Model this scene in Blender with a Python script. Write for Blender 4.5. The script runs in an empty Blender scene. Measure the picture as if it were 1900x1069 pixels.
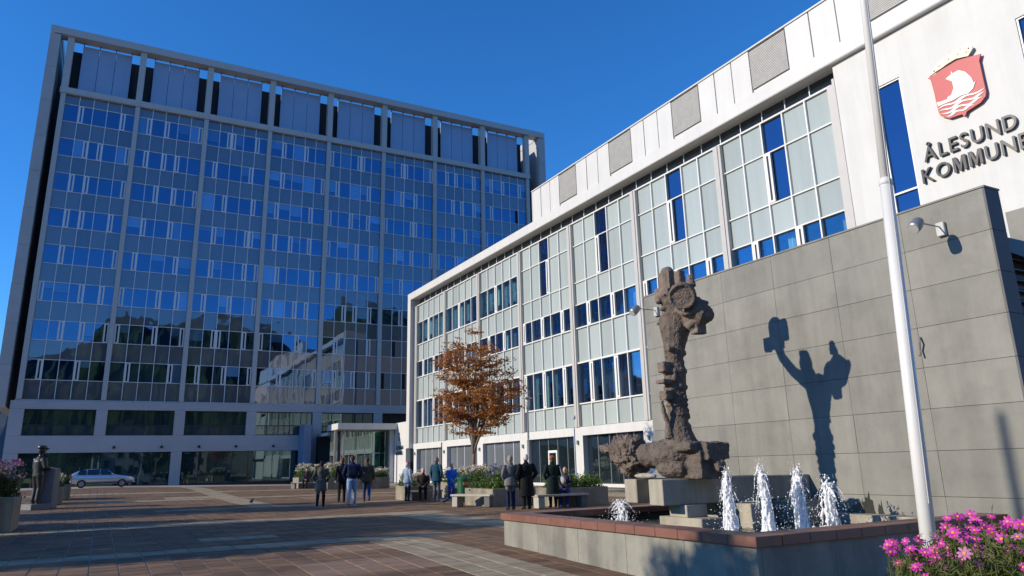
import bpy, bmesh, math, random
import numpy as np
from mathutils import Vector, Matrix, Euler

# ------------------------------------------------------------------ camera
SC = bpy.context.scene
COL = SC.collection
cam = bpy.data.cameras.new('camera'); cam_o = bpy.data.objects.new('camera', cam); COL.objects.link(cam_o)
YAW, PITCH, ROLL, FPX = .502578, .2583, -.023748, 1361.2
_f = Vector((math.sin(YAW)*math.cos(PITCH), math.cos(YAW)*math.cos(PITCH), math.sin(PITCH)))
_r = Vector((math.cos(YAW), -math.sin(YAW), 0)); _u = _r.cross(_f)
r2 = _r*math.cos(ROLL)+_u*math.sin(ROLL); u2 = -_r*math.sin(ROLL)+_u*math.cos(ROLL)
m = Matrix((r2, u2, -_f)).transposed().to_4x4(); m.translation = (0, 0, 1.4)
cam_o.matrix_world = m
cam.sensor_fit = 'HORIZONTAL'; cam.sensor_width = 36; cam.lens = 36*FPX/1900
cam.shift_y = -30.54/1900
cam.clip_start = .1; cam.clip_end = 6000
SC.camera = cam_o

# ------------------------------------------------------------------ sky, sun, exposure
SUN_TO = Vector((-1, .21, .405))            # towards the sun
az = math.atan2(1, .21); el = math.atan2(.405, math.hypot(1, .21))
W = bpy.data.worlds.new('World'); SC.world = W; W.use_nodes = True
nt = W.node_tree; bg = nt.nodes['Background']
sky = nt.nodes.new('ShaderNodeTexSky'); sky.sky_type = 'NISHITA'; sky.sun_disc = False
sky.sun_elevation = el; sky.sun_rotation = -az
sky.air_density = 1.0; sky.dust_density = 0; sky.ozone_density = 10.0; sky.altitude = 0
hs = nt.nodes.new('ShaderNodeHueSaturation'); hs.inputs['Saturation'].default_value = 1.07
nt.links.new(sky.outputs[0], hs.inputs['Color']); nt.links.new(hs.outputs[0], bg.inputs[0]); bg.inputs[1].default_value = .15
sl = bpy.data.lights.new('sun', 'SUN'); sl.energy = 3.65; sl.angle = math.radians(.53); sl.color = (1, .89, .73)
so = bpy.data.objects.new('sun', sl); COL.objects.link(so)
so.rotation_euler = SUN_TO.to_track_quat('Z', 'Y').to_euler()
SC.view_settings.view_transform = 'Standard'; SC.view_settings.look = 'None'
SC.view_settings.exposure = .5; SC.view_settings.gamma = 1; SC.view_settings.use_curve_mapping = False
SC.cycles.use_denoising = True
SC.cycles.max_bounces = 8; SC.cycles.transparent_max_bounces = 12
SC.cycles.caustics_reflective = False; SC.cycles.caustics_refractive = False
RNG = random.Random(7)

# ------------------------------------------------------------------ helpers
class MB:
    def __init__(s): s.v = []; s.f = []; s.m = []
    def face(s, pts, mi=0):
        n = len(s.v); s.v += [tuple(p) for p in pts]; s.f.append(tuple(range(n, n+len(pts)))); s.m.append(mi)
    def box(s, x0, x1, y0, y1, z0, z1, mi=0):
        n = len(s.v)
        s.v += [(x0,y0,z0),(x1,y0,z0),(x1,y1,z0),(x0,y1,z0),(x0,y0,z1),(x1,y0,z1),(x1,y1,z1),(x0,y1,z1)]
        for q in ((0,3,2,1),(4,5,6,7),(0,1,5,4),(1,2,6,5),(2,3,7,6),(3,0,4,7)):
            s.f.append(tuple(n+i for i in q)); s.m.append(mi)
        return s
    def prism(s, poly, axis, a, b, mi=0, mis=None):
        """poly in 2D; axis 'x': (y,z); 'y': (x,z); 'z': (x,y)"""
        def P(p, t):
            return {'x': (t, p[0], p[1]), 'y': (p[0], t, p[1]), 'z': (p[0], p[1], t)}[axis]
        n = len(s.v); k = len(poly)
        s.v += [P(p, a) for p in poly]+[P(p, b) for p in poly]
        s.f.append(tuple(range(n, n+k))); s.m.append(mi)
        s.f.append(tuple(range(n+2*k-1, n+k-1, -1))); s.m.append(mi)
        for i in range(k):
            j = (i+1) % k; s.f.append((n+i, n+k+i, n+k+j, n+j)); s.m.append(mi if mis is None else mis)
        return s
    def loft(s, rings, mi=0, cap=True):
        n = len(s.v); k = len(rings[0])
        for r in rings: s.v += [tuple(p) for p in r]
        for i in range(len(rings)-1):
            for j in range(k):
                a = n+i*k+j; b = n+i*k+(j+1) % k
                s.f.append((a, b, b+k, a+k)); s.m.append(mi)
        if cap:
            s.f.append(tuple(n+j for j in reversed(range(k)))); s.m.append(mi)
            e = n+(len(rings)-1)*k
            s.f.append(tuple(e+j for j in range(k))); s.m.append(mi)
        return s
    def tube(s, pts, rad, n=8, mi=0, cap=True, ry=None, side=None):
        pts = [Vector(p) for p in pts]; rings = []
        if not hasattr(rad, '__len__'): rad = [rad]*len(pts)
        prev = None
        for i, p in enumerate(pts):
            d = (pts[min(i+1, len(pts)-1)]-pts[max(i-1, 0)])
            if d.length < 1e-9: d = Vector((0,0,1))
            d.normalize()
            if prev is None:
                ref = Vector(side) if side else (Vector((1,0,0)) if abs(d.x) < .8 else Vector((0,1,0)))
            else: ref = prev
            a = (ref-d*ref.dot(d)).normalized(); b = d.cross(a); prev = a
            rb = rad[i]*(ry[i] if ry is not None and hasattr(ry, '__len__') else (ry or 1))
            rings.append([p+a*math.cos(t)*rad[i]+b*math.sin(t)*rb for t in [2*math.pi*j/n for j in range(n)]])
        return s.loft(rings, mi, cap)
    def ball(s, c, r, n=8, m=6, mi=0):
        c = Vector(c); rx, ry, rz = r if hasattr(r, '__len__') else (r, r, r)
        rings = []
        for i in range(m+1):
            t = math.pi*(i+.001 if i == 0 else i-.001 if i == m else i)/m
            rings.append([c+Vector((rx*math.sin(t)*math.cos(q), ry*math.sin(t)*math.sin(q), -rz*math.cos(t))) for q in [2*math.pi*j/n for j in range(n)]])
        return s.loft(rings, mi)
    def mesh(s, name, mats, smooth=False):
        me = bpy.data.meshes.new(name); me.from_pydata(s.v, [], s.f)
        for mt in (mats if isinstance(mats, (list, tuple)) else [mats]): me.materials.append(mt)
        me.polygons.foreach_set('material_index', s.m)
        me.polygons.foreach_set('use_smooth', [smooth]*len(s.f))
        me.update(); return me
    def build(s, name, mats, parent=None, smooth=False, at=None, bevel=0, local=False):
        o = obj(name, s.mesh(name, mats, smooth), parent)
        if at is not None: o.location = at
        if parent and not local: o.location = Vector(o.location)-Vector(parent['_at'])
        if bevel: bev(o, bevel)
        return o
def bev(o, w, seg=1):
    md = o.modifiers.new('bevel', 'BEVEL'); md.width = w; md.segments = seg; md.limit_method = 'ANGLE'; md.angle_limit = .6
def obj(name, data, parent=None, loc=None, rot=None, scale=None):
    o = bpy.data.objects.new(name, data); COL.objects.link(o)
    if parent: o.parent = parent
    if loc is not None: o.location = loc
    if rot is not None: o.rotation_euler = rot
    if scale is not None: o.scale = scale
    return o
def inst(name, me, parent, p, rot=None, scale=None):
    """child of a root, given in world coordinates"""
    return obj(name, me, parent, Vector(p)-Vector(parent['_at']), rot, scale)
ROOTS = []
def thing(name, label, cat, at=(0,0,0), rz=0, group=None):
    o = bpy.data.objects.new(name, None); COL.objects.link(o); o.location = at; o.rotation_euler = (0,0,rz)
    o['_at'] = list(at); o.empty_display_size = .2; ROOTS.append(o)
    return tag(o, label, cat, group)
def tag(o, label, cat, group=None):
    o['label'] = label; o['category'] = cat
    if group: o['group'] = group
    return o
def struct(o): o['kind'] = 'structure'; return o
def stuff(o): o['kind'] = 'stuff'; return o
def copy_tree(o, parent=None):
    c = o.copy(); COL.objects.link(c)
    if parent: c.parent = parent
    for ch in [k for k in o.children]: copy_tree(ch, c)
    return c

# ------------------------------------------------------------------ materials
def nm(name):
    mt = bpy.data.materials.new(name); mt.use_nodes = True
    t = mt.node_tree; return mt, t, t.nodes['Principled BSDF']
def L(t, a, b): t.links.new(a, b)
def node(t, typ, **kw):
    n = t.nodes.new(typ)
    for k, v in kw.items():
        if k in n.inputs: n.inputs[k].default_value = v
        else: setattr(n, k, v)
    return n
def rgb(c): return (c[0], c[1], c[2], 1)
def mat(name, col, rough=.6, metal=0, var=.12, scale=3., bump=0, bscale=40, fine=.0, spec=.5, coords='Object', islands=0, stretch=None, streak=0, blotch=0):
    """base colour broken by large and fine noise; optional per-island variation and bump"""
    mt, t, p = nm(name)
    tc = node(t, 'ShaderNodeTexCoord'); wp = node(t, 'ShaderNodeNewGeometry').outputs['Position']; src = wp if coords == 'World' else tc.outputs[coords]
    if stretch:
        mp = node(t, 'ShaderNodeMapping'); mp.inputs['Scale'].default_value = stretch; L(t, src, mp.inputs[0]); src = mp.outputs[0]
    nz = node(t, 'ShaderNodeTexNoise', Scale=scale, Detail=6., Roughness=.65); L(t, src, nz.inputs['Vector'])
    mr = node(t, 'ShaderNodeMapRange'); L(t, nz.outputs['Fac'], mr.inputs['Value'])
    mr.inputs['From Min'].default_value = .25; mr.inputs['From Max'].default_value = .75
    mr.inputs['To Min'].default_value = 1-var; mr.inputs['To Max'].default_value = 1+var
    fac = mr.outputs[0]
    def times(fac, scl, sc3, lo, a0, a1):
        mp = node(t, 'ShaderNodeMapping'); mp.inputs['Scale'].default_value = sc3; L(t, wp, mp.inputs[0])
        n3 = node(t, 'ShaderNodeTexNoise', Scale=scl, Detail=4., Roughness=.6); L(t, mp.outputs[0], n3.inputs['Vector'])
        m3 = node(t, 'ShaderNodeMapRange'); L(t, n3.outputs['Fac'], m3.inputs['Value']); m3.inputs['From Min'].default_value = a0; m3.inputs['From Max'].default_value = a1
        m3.inputs['To Min'].default_value = lo; m3.inputs['To Max'].default_value = 1
        mu = node(t, 'ShaderNodeMath', operation='MULTIPLY'); L(t, fac, mu.inputs[0]); L(t, m3.outputs[0], mu.inputs[1]); return mu.outputs[0]
    if streak: fac = times(fac, 2.2, (1, 1, .07), 1-streak, .38, .58)
    if blotch: fac = times(times(fac, 1.1, (1, 1, 1), 1-blotch, .36, .5), 9., (1, 1, 1), 1-blotch*.8, .30, .40)
    if islands:
        g = node(t, 'ShaderNodeNewGeometry'); oi = node(t, 'ShaderNodeObjectInfo')
        a = node(t, 'ShaderNodeMath', operation='ADD'); L(t, g.outputs['Random Per Island'], a.inputs[0]); L(t, oi.outputs['Random'], a.inputs[1])
        fr = node(t, 'ShaderNodeMath', operation='FRACT'); L(t, a.outputs[0], fr.inputs[0])
        m2 = node(t, 'ShaderNodeMapRange'); L(t, fr.outputs[0], m2.inputs['Value']); m2.inputs['To Min'].default_value = 1-islands; m2.inputs['To Max'].default_value = 1+islands
        mu = node(t, 'ShaderNodeMath', operation='MULTIPLY'); L(t, fac, mu.inputs[0]); L(t, m2.outputs[0], mu.inputs[1]); fac = mu.outputs[0]
    vm = node(t, 'ShaderNodeVectorMath', operation='SCALE'); vm.inputs[0].default_value = col[:3]; L(t, fac, vm.inputs['Scale'])
    L(t, vm.outputs[0], p.inputs['Base Color'])
    p.inputs['Roughness'].default_value = rough; p.inputs['Metallic'].default_value = metal
    p.inputs['Specular IOR Level'].default_value = spec
    if bump:
        n2 = node(t, 'ShaderNodeTexNoise', Scale=bscale, Detail=5.); L(t, src, n2.inputs['Vector'])
        b = node(t, 'ShaderNodeBump', Strength=bump, Distance=.02); L(t, n2.outputs['Fac'], b.inputs['Height']); L(t, b.outputs[0], p.inputs['Normal'])
    return mt
def mirror_glass(name, base, tint, fac, rough=.015, wob=.35, wscale=.55, island=0):
    """coated facade glass: dark body under a tinted reflecting layer, slightly wavy"""
    mt, t, p = nm(name)
    out = t.nodes['Material Output']
    d = node(t, 'ShaderNodeBsdfDiffuse'); d.inputs[0].default_value = rgb(base)
    if island:
        oi = node(t, 'ShaderNodeObjectInfo'); g = node(t, 'ShaderNodeNewGeometry')
        a = node(t, 'ShaderNodeMath', operation='ADD'); L(t, oi.outputs['Random'], a.inputs[0]); L(t, g.outputs['Random Per Island'], a.inputs[1])
        fr = node(t, 'ShaderNodeMath', operation='FRACT'); L(t, a.outputs[0], fr.inputs[0])
        m2 = node(t, 'ShaderNodeMapRange'); L(t, fr.outputs[0], m2.inputs['Value']); m2.inputs['To Min'].default_value = 1-island; m2.inputs['To Max'].default_value = 1+island
        vm = node(t, 'ShaderNodeVectorMath', operation='SCALE'); vm.inputs[0].default_value = base; L(t, m2.outputs[0], vm.inputs['Scale']); L(t, vm.outputs[0], d.inputs[0])
    gl = node(t, 'ShaderNodeBsdfGlossy'); gl.inputs[0].default_value = rgb(tint); gl.inputs['Roughness'].default_value = rough
    tc = node(t, 'ShaderNodeTexCoord'); geo = node(t, 'ShaderNodeNewGeometry')
    nz = node(t, 'ShaderNodeTexNoise', Scale=wscale, Detail=1.); L(t, geo.outputs['Position'], nz.inputs['Vector'])
    b = node(t, 'ShaderNodeBump', Strength=wob, Distance=.02); L(t, nz.outputs['Fac'], b.inputs['Height']); L(t, b.outputs[0], gl.inputs['Normal'])
    fr = node(t, 'ShaderNodeFresnel', IOR=1.45)
    mr = node(t, 'ShaderNodeMapRange'); L(t, fr.outputs[0], mr.inputs['Value']); mr.inputs['From Min'].default_value = .03; mr.inputs['From Max'].default_value = 1
    mr.inputs['To Min'].default_value = fac; mr.inputs['To Max'].default_value = 1
    mx = node(t, 'ShaderNodeMixShader'); L(t, mr.outputs[0], mx.inputs[0]); L(t, d.outputs[0], mx.inputs[1]); L(t, gl.outputs[0], mx.inputs[2])
    L(t, mx.outputs[0], out.inputs[0]); return mt
def clear_glass(name, trans, tint, fac, wob=.25, wscale=.6):
    mt, t, p = nm(name); out = t.nodes['Material Output']
    tr = node(t, 'ShaderNodeBsdfTransparent'); tr.inputs[0].default_value = rgb(trans)
    gl = node(t, 'ShaderNodeBsdfGlossy'); gl.inputs[0].default_value = rgb(tint); gl.inputs['Roughness'].default_value = .01
    geo = node(t, 'ShaderNodeNewGeometry')
    nz = node(t, 'ShaderNodeTexNoise', Scale=wscale, Detail=1.); L(t, geo.outputs['Position'], nz.inputs['Vector'])
    b = node(t, 'ShaderNodeBump', Strength=wob, Distance=.02); L(t, nz.outputs['Fac'], b.inputs['Height']); L(t, b.outputs[0], gl.inputs['Normal'])
    fr = node(t, 'ShaderNodeFresnel', IOR=1.45)
    mr = node(t, 'ShaderNodeMapRange'); L(t, fr.outputs[0], mr.inputs['Value']); mr.inputs['From Min'].default_value = .03; mr.inputs['From Max'].default_value = 1
    mr.inputs['To Min'].default_value = fac; mr.inputs['To Max'].default_value = .75
    mx = node(t, 'ShaderNodeMixShader'); L(t, mr.outputs[0], mx.inputs[0]); L(t, tr.outputs[0], mx.inputs[1]); L(t, gl.outputs[0], mx.inputs[2])
    L(t, mx.outputs[0], out.inputs[0]); return mt
def leaf_mat(name, cols, trans=.25):
    """leaf colours picked per leaf from a ramp, some light through"""
    mt, t, p = nm(name); out = t.nodes['Material Output']
    g = node(t, 'ShaderNodeNewGeometry'); r = node(t, 'ShaderNodeValToRGB')
    oi = node(t, 'ShaderNodeObjectInfo')
    L(t, g.outputs['Random Per Island'], r.inputs[0])
    e = r.color_ramp.elements; e[0].color = rgb(cols[0]); e[1].color = rgb(cols[-1])
    for i, c in enumerate(cols[1:-1]): k = e.new((i+1)/(len(cols)-1)); k.color = rgb(c)
    L(t, r.outputs[0], p.inputs['Base Color']); p.inputs['Roughness'].default_value = .55; p.inputs['Specular IOR Level'].default_value = .3
    tl = node(t, 'ShaderNodeBsdfTranslucent'); L(t, r.outputs[0], tl.inputs[0])
    mx = node(t, 'ShaderNodeMixShader'); mx.inputs[0].default_value = trans
    L(t, p.outputs[0], mx.inputs[1]); L(t, tl.outputs[0], mx.inputs[2]); L(t, mx.outputs[0], out.inputs[0]); return mt
M = {}
M['white_panel'] = mat('white_panel', (.57,.565,.54), .45, var=.05, scale=.6, streak=.045)
M['white_frame'] = mat('white_frame', (.68,.67,.64), .4, var=.04)
M['white_wall'] = mat('white_wall', (.57,.565,.54), .7, var=.05, scale=.7, bump=.05, streak=.06)
M['fascia_under'] = mat('fascia_under', (.6,.6,.58), .6, var=.05)
M['pale_glass'] = mat('pale_glass', (.355,.40,.38), .12, var=.06, scale=.25, spec=.5, islands=.09, streak=.06)
M['pilaster'] = mat('pilaster', (.46,.44,.41), .35, metal=.0, var=.05)
M['dark_band'] = mirror_glass('dark_band', (.012,.016,.02), (.5,.6,.65), .18)
M['tower_glass'] = mirror_glass('tower_glass', (.004,.010,.03), (.27,.47,.78), .40, island=.6)
M['tower_blind'] = mirror_glass('tower_blind', (.10,.22,.36), (.32,.52,.82), .34, island=.55)
M['tower_spandrel'] = mirror_glass('tower_spandrel', (.12,.125,.14), (.62,.68,.78), .21, wob=.6, island=.18)
M['tower_frame'] = mat('tower_frame', (.47,.455,.43), .4, var=.06)
M['tower_mullion'] = mat('tower_mullion', (.72,.74,.76), .4, metal=.0, var=.06)
M['tower_concrete'] = mat('tower_concrete', (.42,.415,.41), .75, var=.1, scale=.5, bump=.06)
M['tower_conc2'] = mat('tower_conc2', (.42,.415,.42), .75, var=.09, scale=.4, bump=.06)
M['plant_dark'] = mat('plant_dark', (.02,.022,.03), .7)
M['screen_panel'] = mat('screen_panel', (.33,.40,.52), .35, metal=.25, var=.06, scale=.5)
M['low_glass'] = mirror_glass('low_glass', (.016,.034,.038), (.50,.72,.76), .20, wob=.1)
M['low_panel'] = mirror_glass('low_panel', (.045,.06,.07), (.55,.7,.72), .15, wob=.12)
M['dark_frame'] = mat('dark_frame', (.02,.022,.025), .4)
M['rb_glass'] = clear_glass('rb_glass', (.95,.98,.98), (.6,.78,.95), .16)
M['rb_tint'] = mirror_glass('rb_tint', (.006,.012,.03), (.32,.47,.70), .40, wob=.7, wscale=.35)
M['shop_frost'] = mirror_glass('shop_frost', (.16,.175,.19), (.7,.75,.8), .3, wob=.9)
M['shop_dark'] = mirror_glass('shop_dark', (.012,.02,.024), (.62,.75,.78), .3, wob=.8)
M['curtain'] = mat('curtain', (.30,.56,.53), .8, var=.12, scale=2)
M['curtain_blue'] = mat('curtain_blue', (.18,.32,.42), .8, var=.12, scale=2)
M['room'] = mat('room', (.05,.055,.06), .9)
M['louvre'] = mat('louvre', (.42,.41,.385), .5)
M['vent_gap_shade'] = mat('vent_gap_shade', (.26,.25,.23), .7)  # shade between the vent slats, put into the backing as a darker colour
M['grey_stone'] = mat('grey_stone', (.212,.207,.178), .7, var=.12, scale=2.2, bump=.15, bscale=60, islands=.09, streak=.16, blotch=.08, coords='World')
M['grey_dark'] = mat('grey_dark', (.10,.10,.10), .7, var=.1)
M['joint'] = mat('joint', (.135,.13,.115), .9)
M['black_metal'] = mat('black_metal', (.015,.016,.018), .45)
M['paver'] = mat('paver', (.175,.10,.05), .8, var=.22, scale=.8, bump=.25, bscale=45, islands=.30, coords='World', blotch=.3)
M['paver_pale'] = mat('paver_pale', (.33,.262,.165), .8, var=.18, scale=.9, bump=.2, bscale=40, islands=.16, coords='World', blotch=.25)
M['paver_tan'] = mat('paver_tan', (.255,.162,.10), .8, var=.18, scale=.9, bump=.2, bscale=40, islands=.14, coords='World', blotch=.25)
M['mortar'] = mat('mortar', (.33,.28,.22), .9, var=.25, scale=.4, bump=.2)
M['red_granite'] = mat('red_granite', (.19,.085,.058), .45, var=.2, scale=5, bump=.05, islands=.07)
M['basin_stone'] = mat('basin_stone', (.25,.242,.20), .7, var=.2, scale=2.5, bump=.15, coords='World', streak=.3, blotch=.15)
M['pool_inside'] = mat('pool_inside', (.05,.055,.05), .6)
M['cast_concrete'] = mat('cast_concrete', (.37,.335,.265), .85, var=.16, scale=4, bump=.3, bscale=25, stretch=(1,1,.3), streak=.25, blotch=.15)
M['rock'] = mat('rock', (.20,.155,.122), .95, var=.35, scale=9, bump=1., bscale=60, streak=.35, blotch=.25)
M['rock_dark'] = mat('rock_dark', (.125,.10,.082), .95, var=.35, scale=9, bump=.9, bscale=45)
M['bronze'] = mat('bronze', (.05,.05,.05), .42, metal=.7, var=.35, scale=4)
M['granite_block'] = mat('granite_block', (.16,.16,.17), .7, var=.2, scale=8)
M['planter'] = mat('planter', (.29,.25,.18), .9, var=.18, scale=3, bump=.35, bscale=60, streak=.35, blotch=.2)
M['soil'] = mat('soil', (.04,.03,.022), 1)
M['bench_concrete'] = mat('bench_concrete', (.40,.38,.33), .85, var=.15, scale=5, bump=.2)
M['bench_dark'] = mat('bench_dark', (.12,.12,.12), .8, var=.15)
M['slat'] = mat('slat', (.42,.38,.31), .8, var=.2, scale=4, stretch=(1,8,8))
M['bin_green'] = mat('bin_green', (.012,.085,.03), .4, var=.15)
M['bark'] = mat('bark', (.17,.13,.10), .95, var=.3, scale=6, bump=.7, stretch=(1,1,.25))
M['steel'] = mat('steel', (.66,.65,.62), .3, metal=.0, var=.04)
M['lamp_grey'] = mat('lamp_grey', (.33,.32,.30), .4, metal=.6)
M['lamp_glass'] = mat('lamp_glass', (.45,.45,.43), .3)
M['letter'] = mat('letter', (.028,.028,.030), .35, metal=.4, var=.15)
M['shield_red'] = mat('shield_red', (.41,.035,.04), .45, var=.05)
M['shield_white'] = mat('shield_white', (.68,.66,.60), .45, var=.04)
M['crown'] = mat('crown', (.64,.60,.43), .45, var=.08)
# ------------------------------------------------------------------ ground
def ss(t): t = max(0., min(1., t)); return t*t*(3-2*t)
def gh(x, y):
    z = 0.
    if y < 14: z -= .03*max(0, 13-y) if y < 12 else .03*(14-y)**2/4
    z += .45*ss((y-36)/26)*max(0., min(1., (24-x)/24)) if x < 24 else 0
    return z
def lin(a, b, s): n = int(round((b-a)/s)); return [a+(b-a)*i/n for i in range(n+1)]
gx = [-4000,-1200,-500,-220,-110]+lin(-70, 62, 1.5)+[110,260,600,1500,4000]
gy = [-4000,-1200,-500,-220,-110]+lin(-60, 6, 1.5)+lin(6.5, 16, .5)+lin(17.5, 130, 1.5)+[180,320,700,1600,4000]
g = MB()
g.v = [(x, y, gh(max(-40, x), y)) for y in gy for x in gx]
nx = len(gx)
g.f = [(j*nx+i, j*nx+i+1, (j+1)*nx+i+1, (j+1)*nx+i) for j in range(len(gy)-1) for i in range(nx-1)]
g.m = [0]*len(g.f)
ground = struct(g.build('plaza_ground', M['mortar'])); ground['_at'] = [0,0,0]

PX, PY, GAP, GAPY = .40, .20, .021, .008
def paver_kind(x, y):
    if abs(y-23.5) < .5 and x < 10: return 1
    if abs(x-8.9+.05*(y-20)) < .85 and 13.2 < y < 24: return 1
    if abs(y-15.6) < .32 and x < 7: return 1
    if 2.2 < x < 3.8 and 17.3 < y < 18.3: return 1
    if 2.7 < x < 5.0 and 11.0 < y < 12.5: return 2  # sunlit patch of paving, put into the paver colour as lighter tan
    if abs(x-5.35-.05*(y-11)) < .55 and 8.6 < y < 15.2: return 1
    if 3.6 < x < 5. and 13.4 < y < 14.4: return 2
    if abs(y-32.6) < .5 and x > 2: return 1
    if abs(y-43.) < .6: return 1
    if abs(y-52.) < .7: return 1
    if abs(x-6.2) < .6 and y > 33: return 1
    if 9 < x < 14 and 38 < y < 41: return 2
    if 3 < x < 6 and y > 44 and y < 46: return 1
    if x > 19.5: return 1
    return 0
cells = []
for j in range(int((66-6.0)/PY)):
    y = 6.0+PY*(j+.5)
    for i in range(int((25.6+8)/PX)):
        x = -8+PX*(i+.5)
        if x > 6.7 and x < 12.2 and 6.2 < y < 12.9: continue
        if x > 11.6 and y < 14.6: continue
        if x < -.12*y-3: continue
        cells.append((x, y, paver_kind(x, y)))
pm = []
for k, n in enumerate(('paver', 'paver_pale', 'paver_tan')):
    b = MB(); b.box(-PX/2+GAP/2, PX/2-GAP/2, -PY/2+GAPY/2, PY/2-GAPY/2, -.03, .008); pm.append(b.mesh('paver', M[n]))
def seen_near(c):
    x, y, k = c
    # in the frame and close: the pavers that show largest
    ang = math.atan2(x, y)
    return -.115 < ang < .52 and y > 8.6
near = sorted([c for c in cells if seen_near(c)], key=lambda c: math.hypot(c[0], c[1]))[:300]
ns = set((c[0], c[1]) for c in near)
rest = MB(); pr_ = random.Random(3)
for x, y, k in cells:
    z = gh(x, y)+pr_.uniform(-.0015, .0015)
    if (x, y) in ns:
        sl_ = math.atan((gh(x, y+.3)-gh(x, y-.3))/.6)
        o = obj('paver', pm[k], ground, (x, y, z), (sl_+pr_.uniform(-.002,.002), pr_.uniform(-.002,.002), 0))
    else:
        h = PX/2-GAP/2; w = PY/2-GAPY/2
        n = len(rest.v)
        z0 = gh(x, y-w)+z-gh(x, y); z1 = gh(x, y+w)+z-gh(x, y)
        for (dx, dy, zz) in ((-h,-w,z0-.03),(h,-w,z0-.03),(h,w,z1-.03),(-h,w,z1-.03),(-h,-w,z0+.008),(h,-w,z0+.008),(h,w,z1+.008),(-h,w,z1+.008)):
            rest.v.append((x+dx, y+dy, zz))
        for q in ((4,5,6,7),(0,1,5,4),(1,2,6,5),(2,3,7,6),(3,0,4,7)):
            rest.f.append(tuple(n+i for i in q)); rest.m.append(k)
stuff(rest.build('pavers_beyond', [M['paver'], M['paver_pale'], M['paver_tan']], ground))

# far hills: one behind the tower, one wooded slope across the town that the glass mirrors
def lerp_tab(tab, x):
    for (a, p), (b_, q) in zip(tab, tab[1:]):
        if x <= b_: return p+(q-p)*ss((x-a)/(b_-a)) if x > a else p
    return tab[-1][1]
def hill(x0, x1, y0, y1, tab, n, m, matn, seed, jag):
    b = MB(); rr = random.Random(seed)
    for j in range(m+1):
        for i in range(n+1):
            u = i/n; v = j/m
            x = x0+(x1-x0)*u; y = y0+(y1-y0)*v
            h = lerp_tab(tab, x)*max(0, math.sin(math.pi*min(1, v*1.15)))**.8
            h *= 1+.02*math.sin(u*61+seed)+.015*math.sin(u*143+v*9)
            b.v.append((x, y, h-.8+(rr.uniform(-jag, jag) if h > 5 else 0)))
    b.f = [(j*(n+1)+i, j*(n+1)+i+1, (j+1)*(n+1)+i+1, (j+1)*(n+1)+i) for j in range(m) for i in range(n)]
    b.m = [0]*len(b.f)
    return struct(b.build('hill', M[matn]))
M['hill'] = mat('hill', (.04,.055,.026), .95, var=.7, scale=.06, bump=1., bscale=.35, spec=0.)
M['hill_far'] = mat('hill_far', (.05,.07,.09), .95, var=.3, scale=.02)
hill(-300, 420, -230, -520, [(-300,60),(-60,70),(-22,71),(-2,92),(25,98),(92,98),(108,84),(122,62),(140,116),(200,118),(420,80)], 260, 22, 'hill', 2, 2.2)
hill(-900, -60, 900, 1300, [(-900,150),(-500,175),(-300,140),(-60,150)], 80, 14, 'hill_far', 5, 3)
# ------------------------------------------------------------------ tower
TY = 79.2; X0 = -7.05; BW = 6.65; NB = 8; WB = [9.92+3.645*k for k in range(8)]; WH = 1.85
tower = thing('tower_building', 'tall blue glass office tower in shade behind the square', 'building', (20, 86, 0))
def tb(name, mt, *boxes, bevel=0):
    names = []
    for q in boxes:
        b = MB(); b.box(*q); names.append(b.build(name, mt, tower, bevel=bevel))
    return names[0]
def tb1(name, mt, *boxes, bevel=0):      # one frame made of butted bars
    b = MB()
    for q in boxes: b.box(*q)
    return b.build(name, mt, tower, bevel=bevel)
XE = X0+NB*BW
core = tb('core', M['plant_dark'], (X0-.2, XE+.2, TY+.25, TY+14.5, 0.05, 38.9))
tb('plant_room', M['plant_dark'], (X0+.2, XE-.2, TY+1.2, TY+13, 38.91, 43.75))
tb1('roof_beam', M['tower_frame'], (-8.87, 48.8, TY-.55, TY+.75, 44.55, 45.32), (-8.87, 48.8, TY+13.6, TY+14.9, 44.45, 45.32), (-8.87, -7.9, TY+.76, TY+13.59, 44.47, 45.30), (47.85, 48.8, TY+.76, TY+13.59, 44.47, 45.30))
# end fins in stacked concrete slabs
for (xa, xb) in ((-8.87, -7.95), (47.88, 48.8)):
    z = 7.45; k = 0
    while z < 44.4:
        z1 = min(44.44, z+3.7)
        tb('fin_panel', M['tower_concrete'], (xa+.01*(k % 2), xb-.01*(k % 2), TY-.55, TY+14.6, z+.012, z1-.012)); z = z1; k += 1
tb('sill_beam', M['tower_frame'], (X0-.35, XE+.35, TY-.3, TY+.24, 38.32, 38.95))
for k in range(NB+1):
    x = X0+BW*k
    tb('post', M['tower_frame'], (x-.3, x+.3, TY-.26, TY+.5, 38.96, 44.54))
    tb('pilaster', M['tower_frame'], (x-.22, x+.22, TY-.22, TY+.24, 8.16, 38.31))
    tb('pilaster_cap', M['tower_frame'], (x-.27, x+.27, TY-.34, TY-.305, 38.3, 38.7))
for k in range(NB):
    x = X0+BW*(k+.5)
    for i in range(3):
        tb('screen_panel', M['screen_panel'], (x-2.27+1.515*i+.02, x-2.27+1.515*(i+1)-.02, TY+.62, TY+.78, 39.0, 44.27+.01*i))
    for i in range(4):
        xx = x-2.2+1.47*i
        tb('screen_bracket', M['black_metal'], (xx-.03, xx+.03, TY+.5, TY+.9, 44.3, 44.54))
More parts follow.
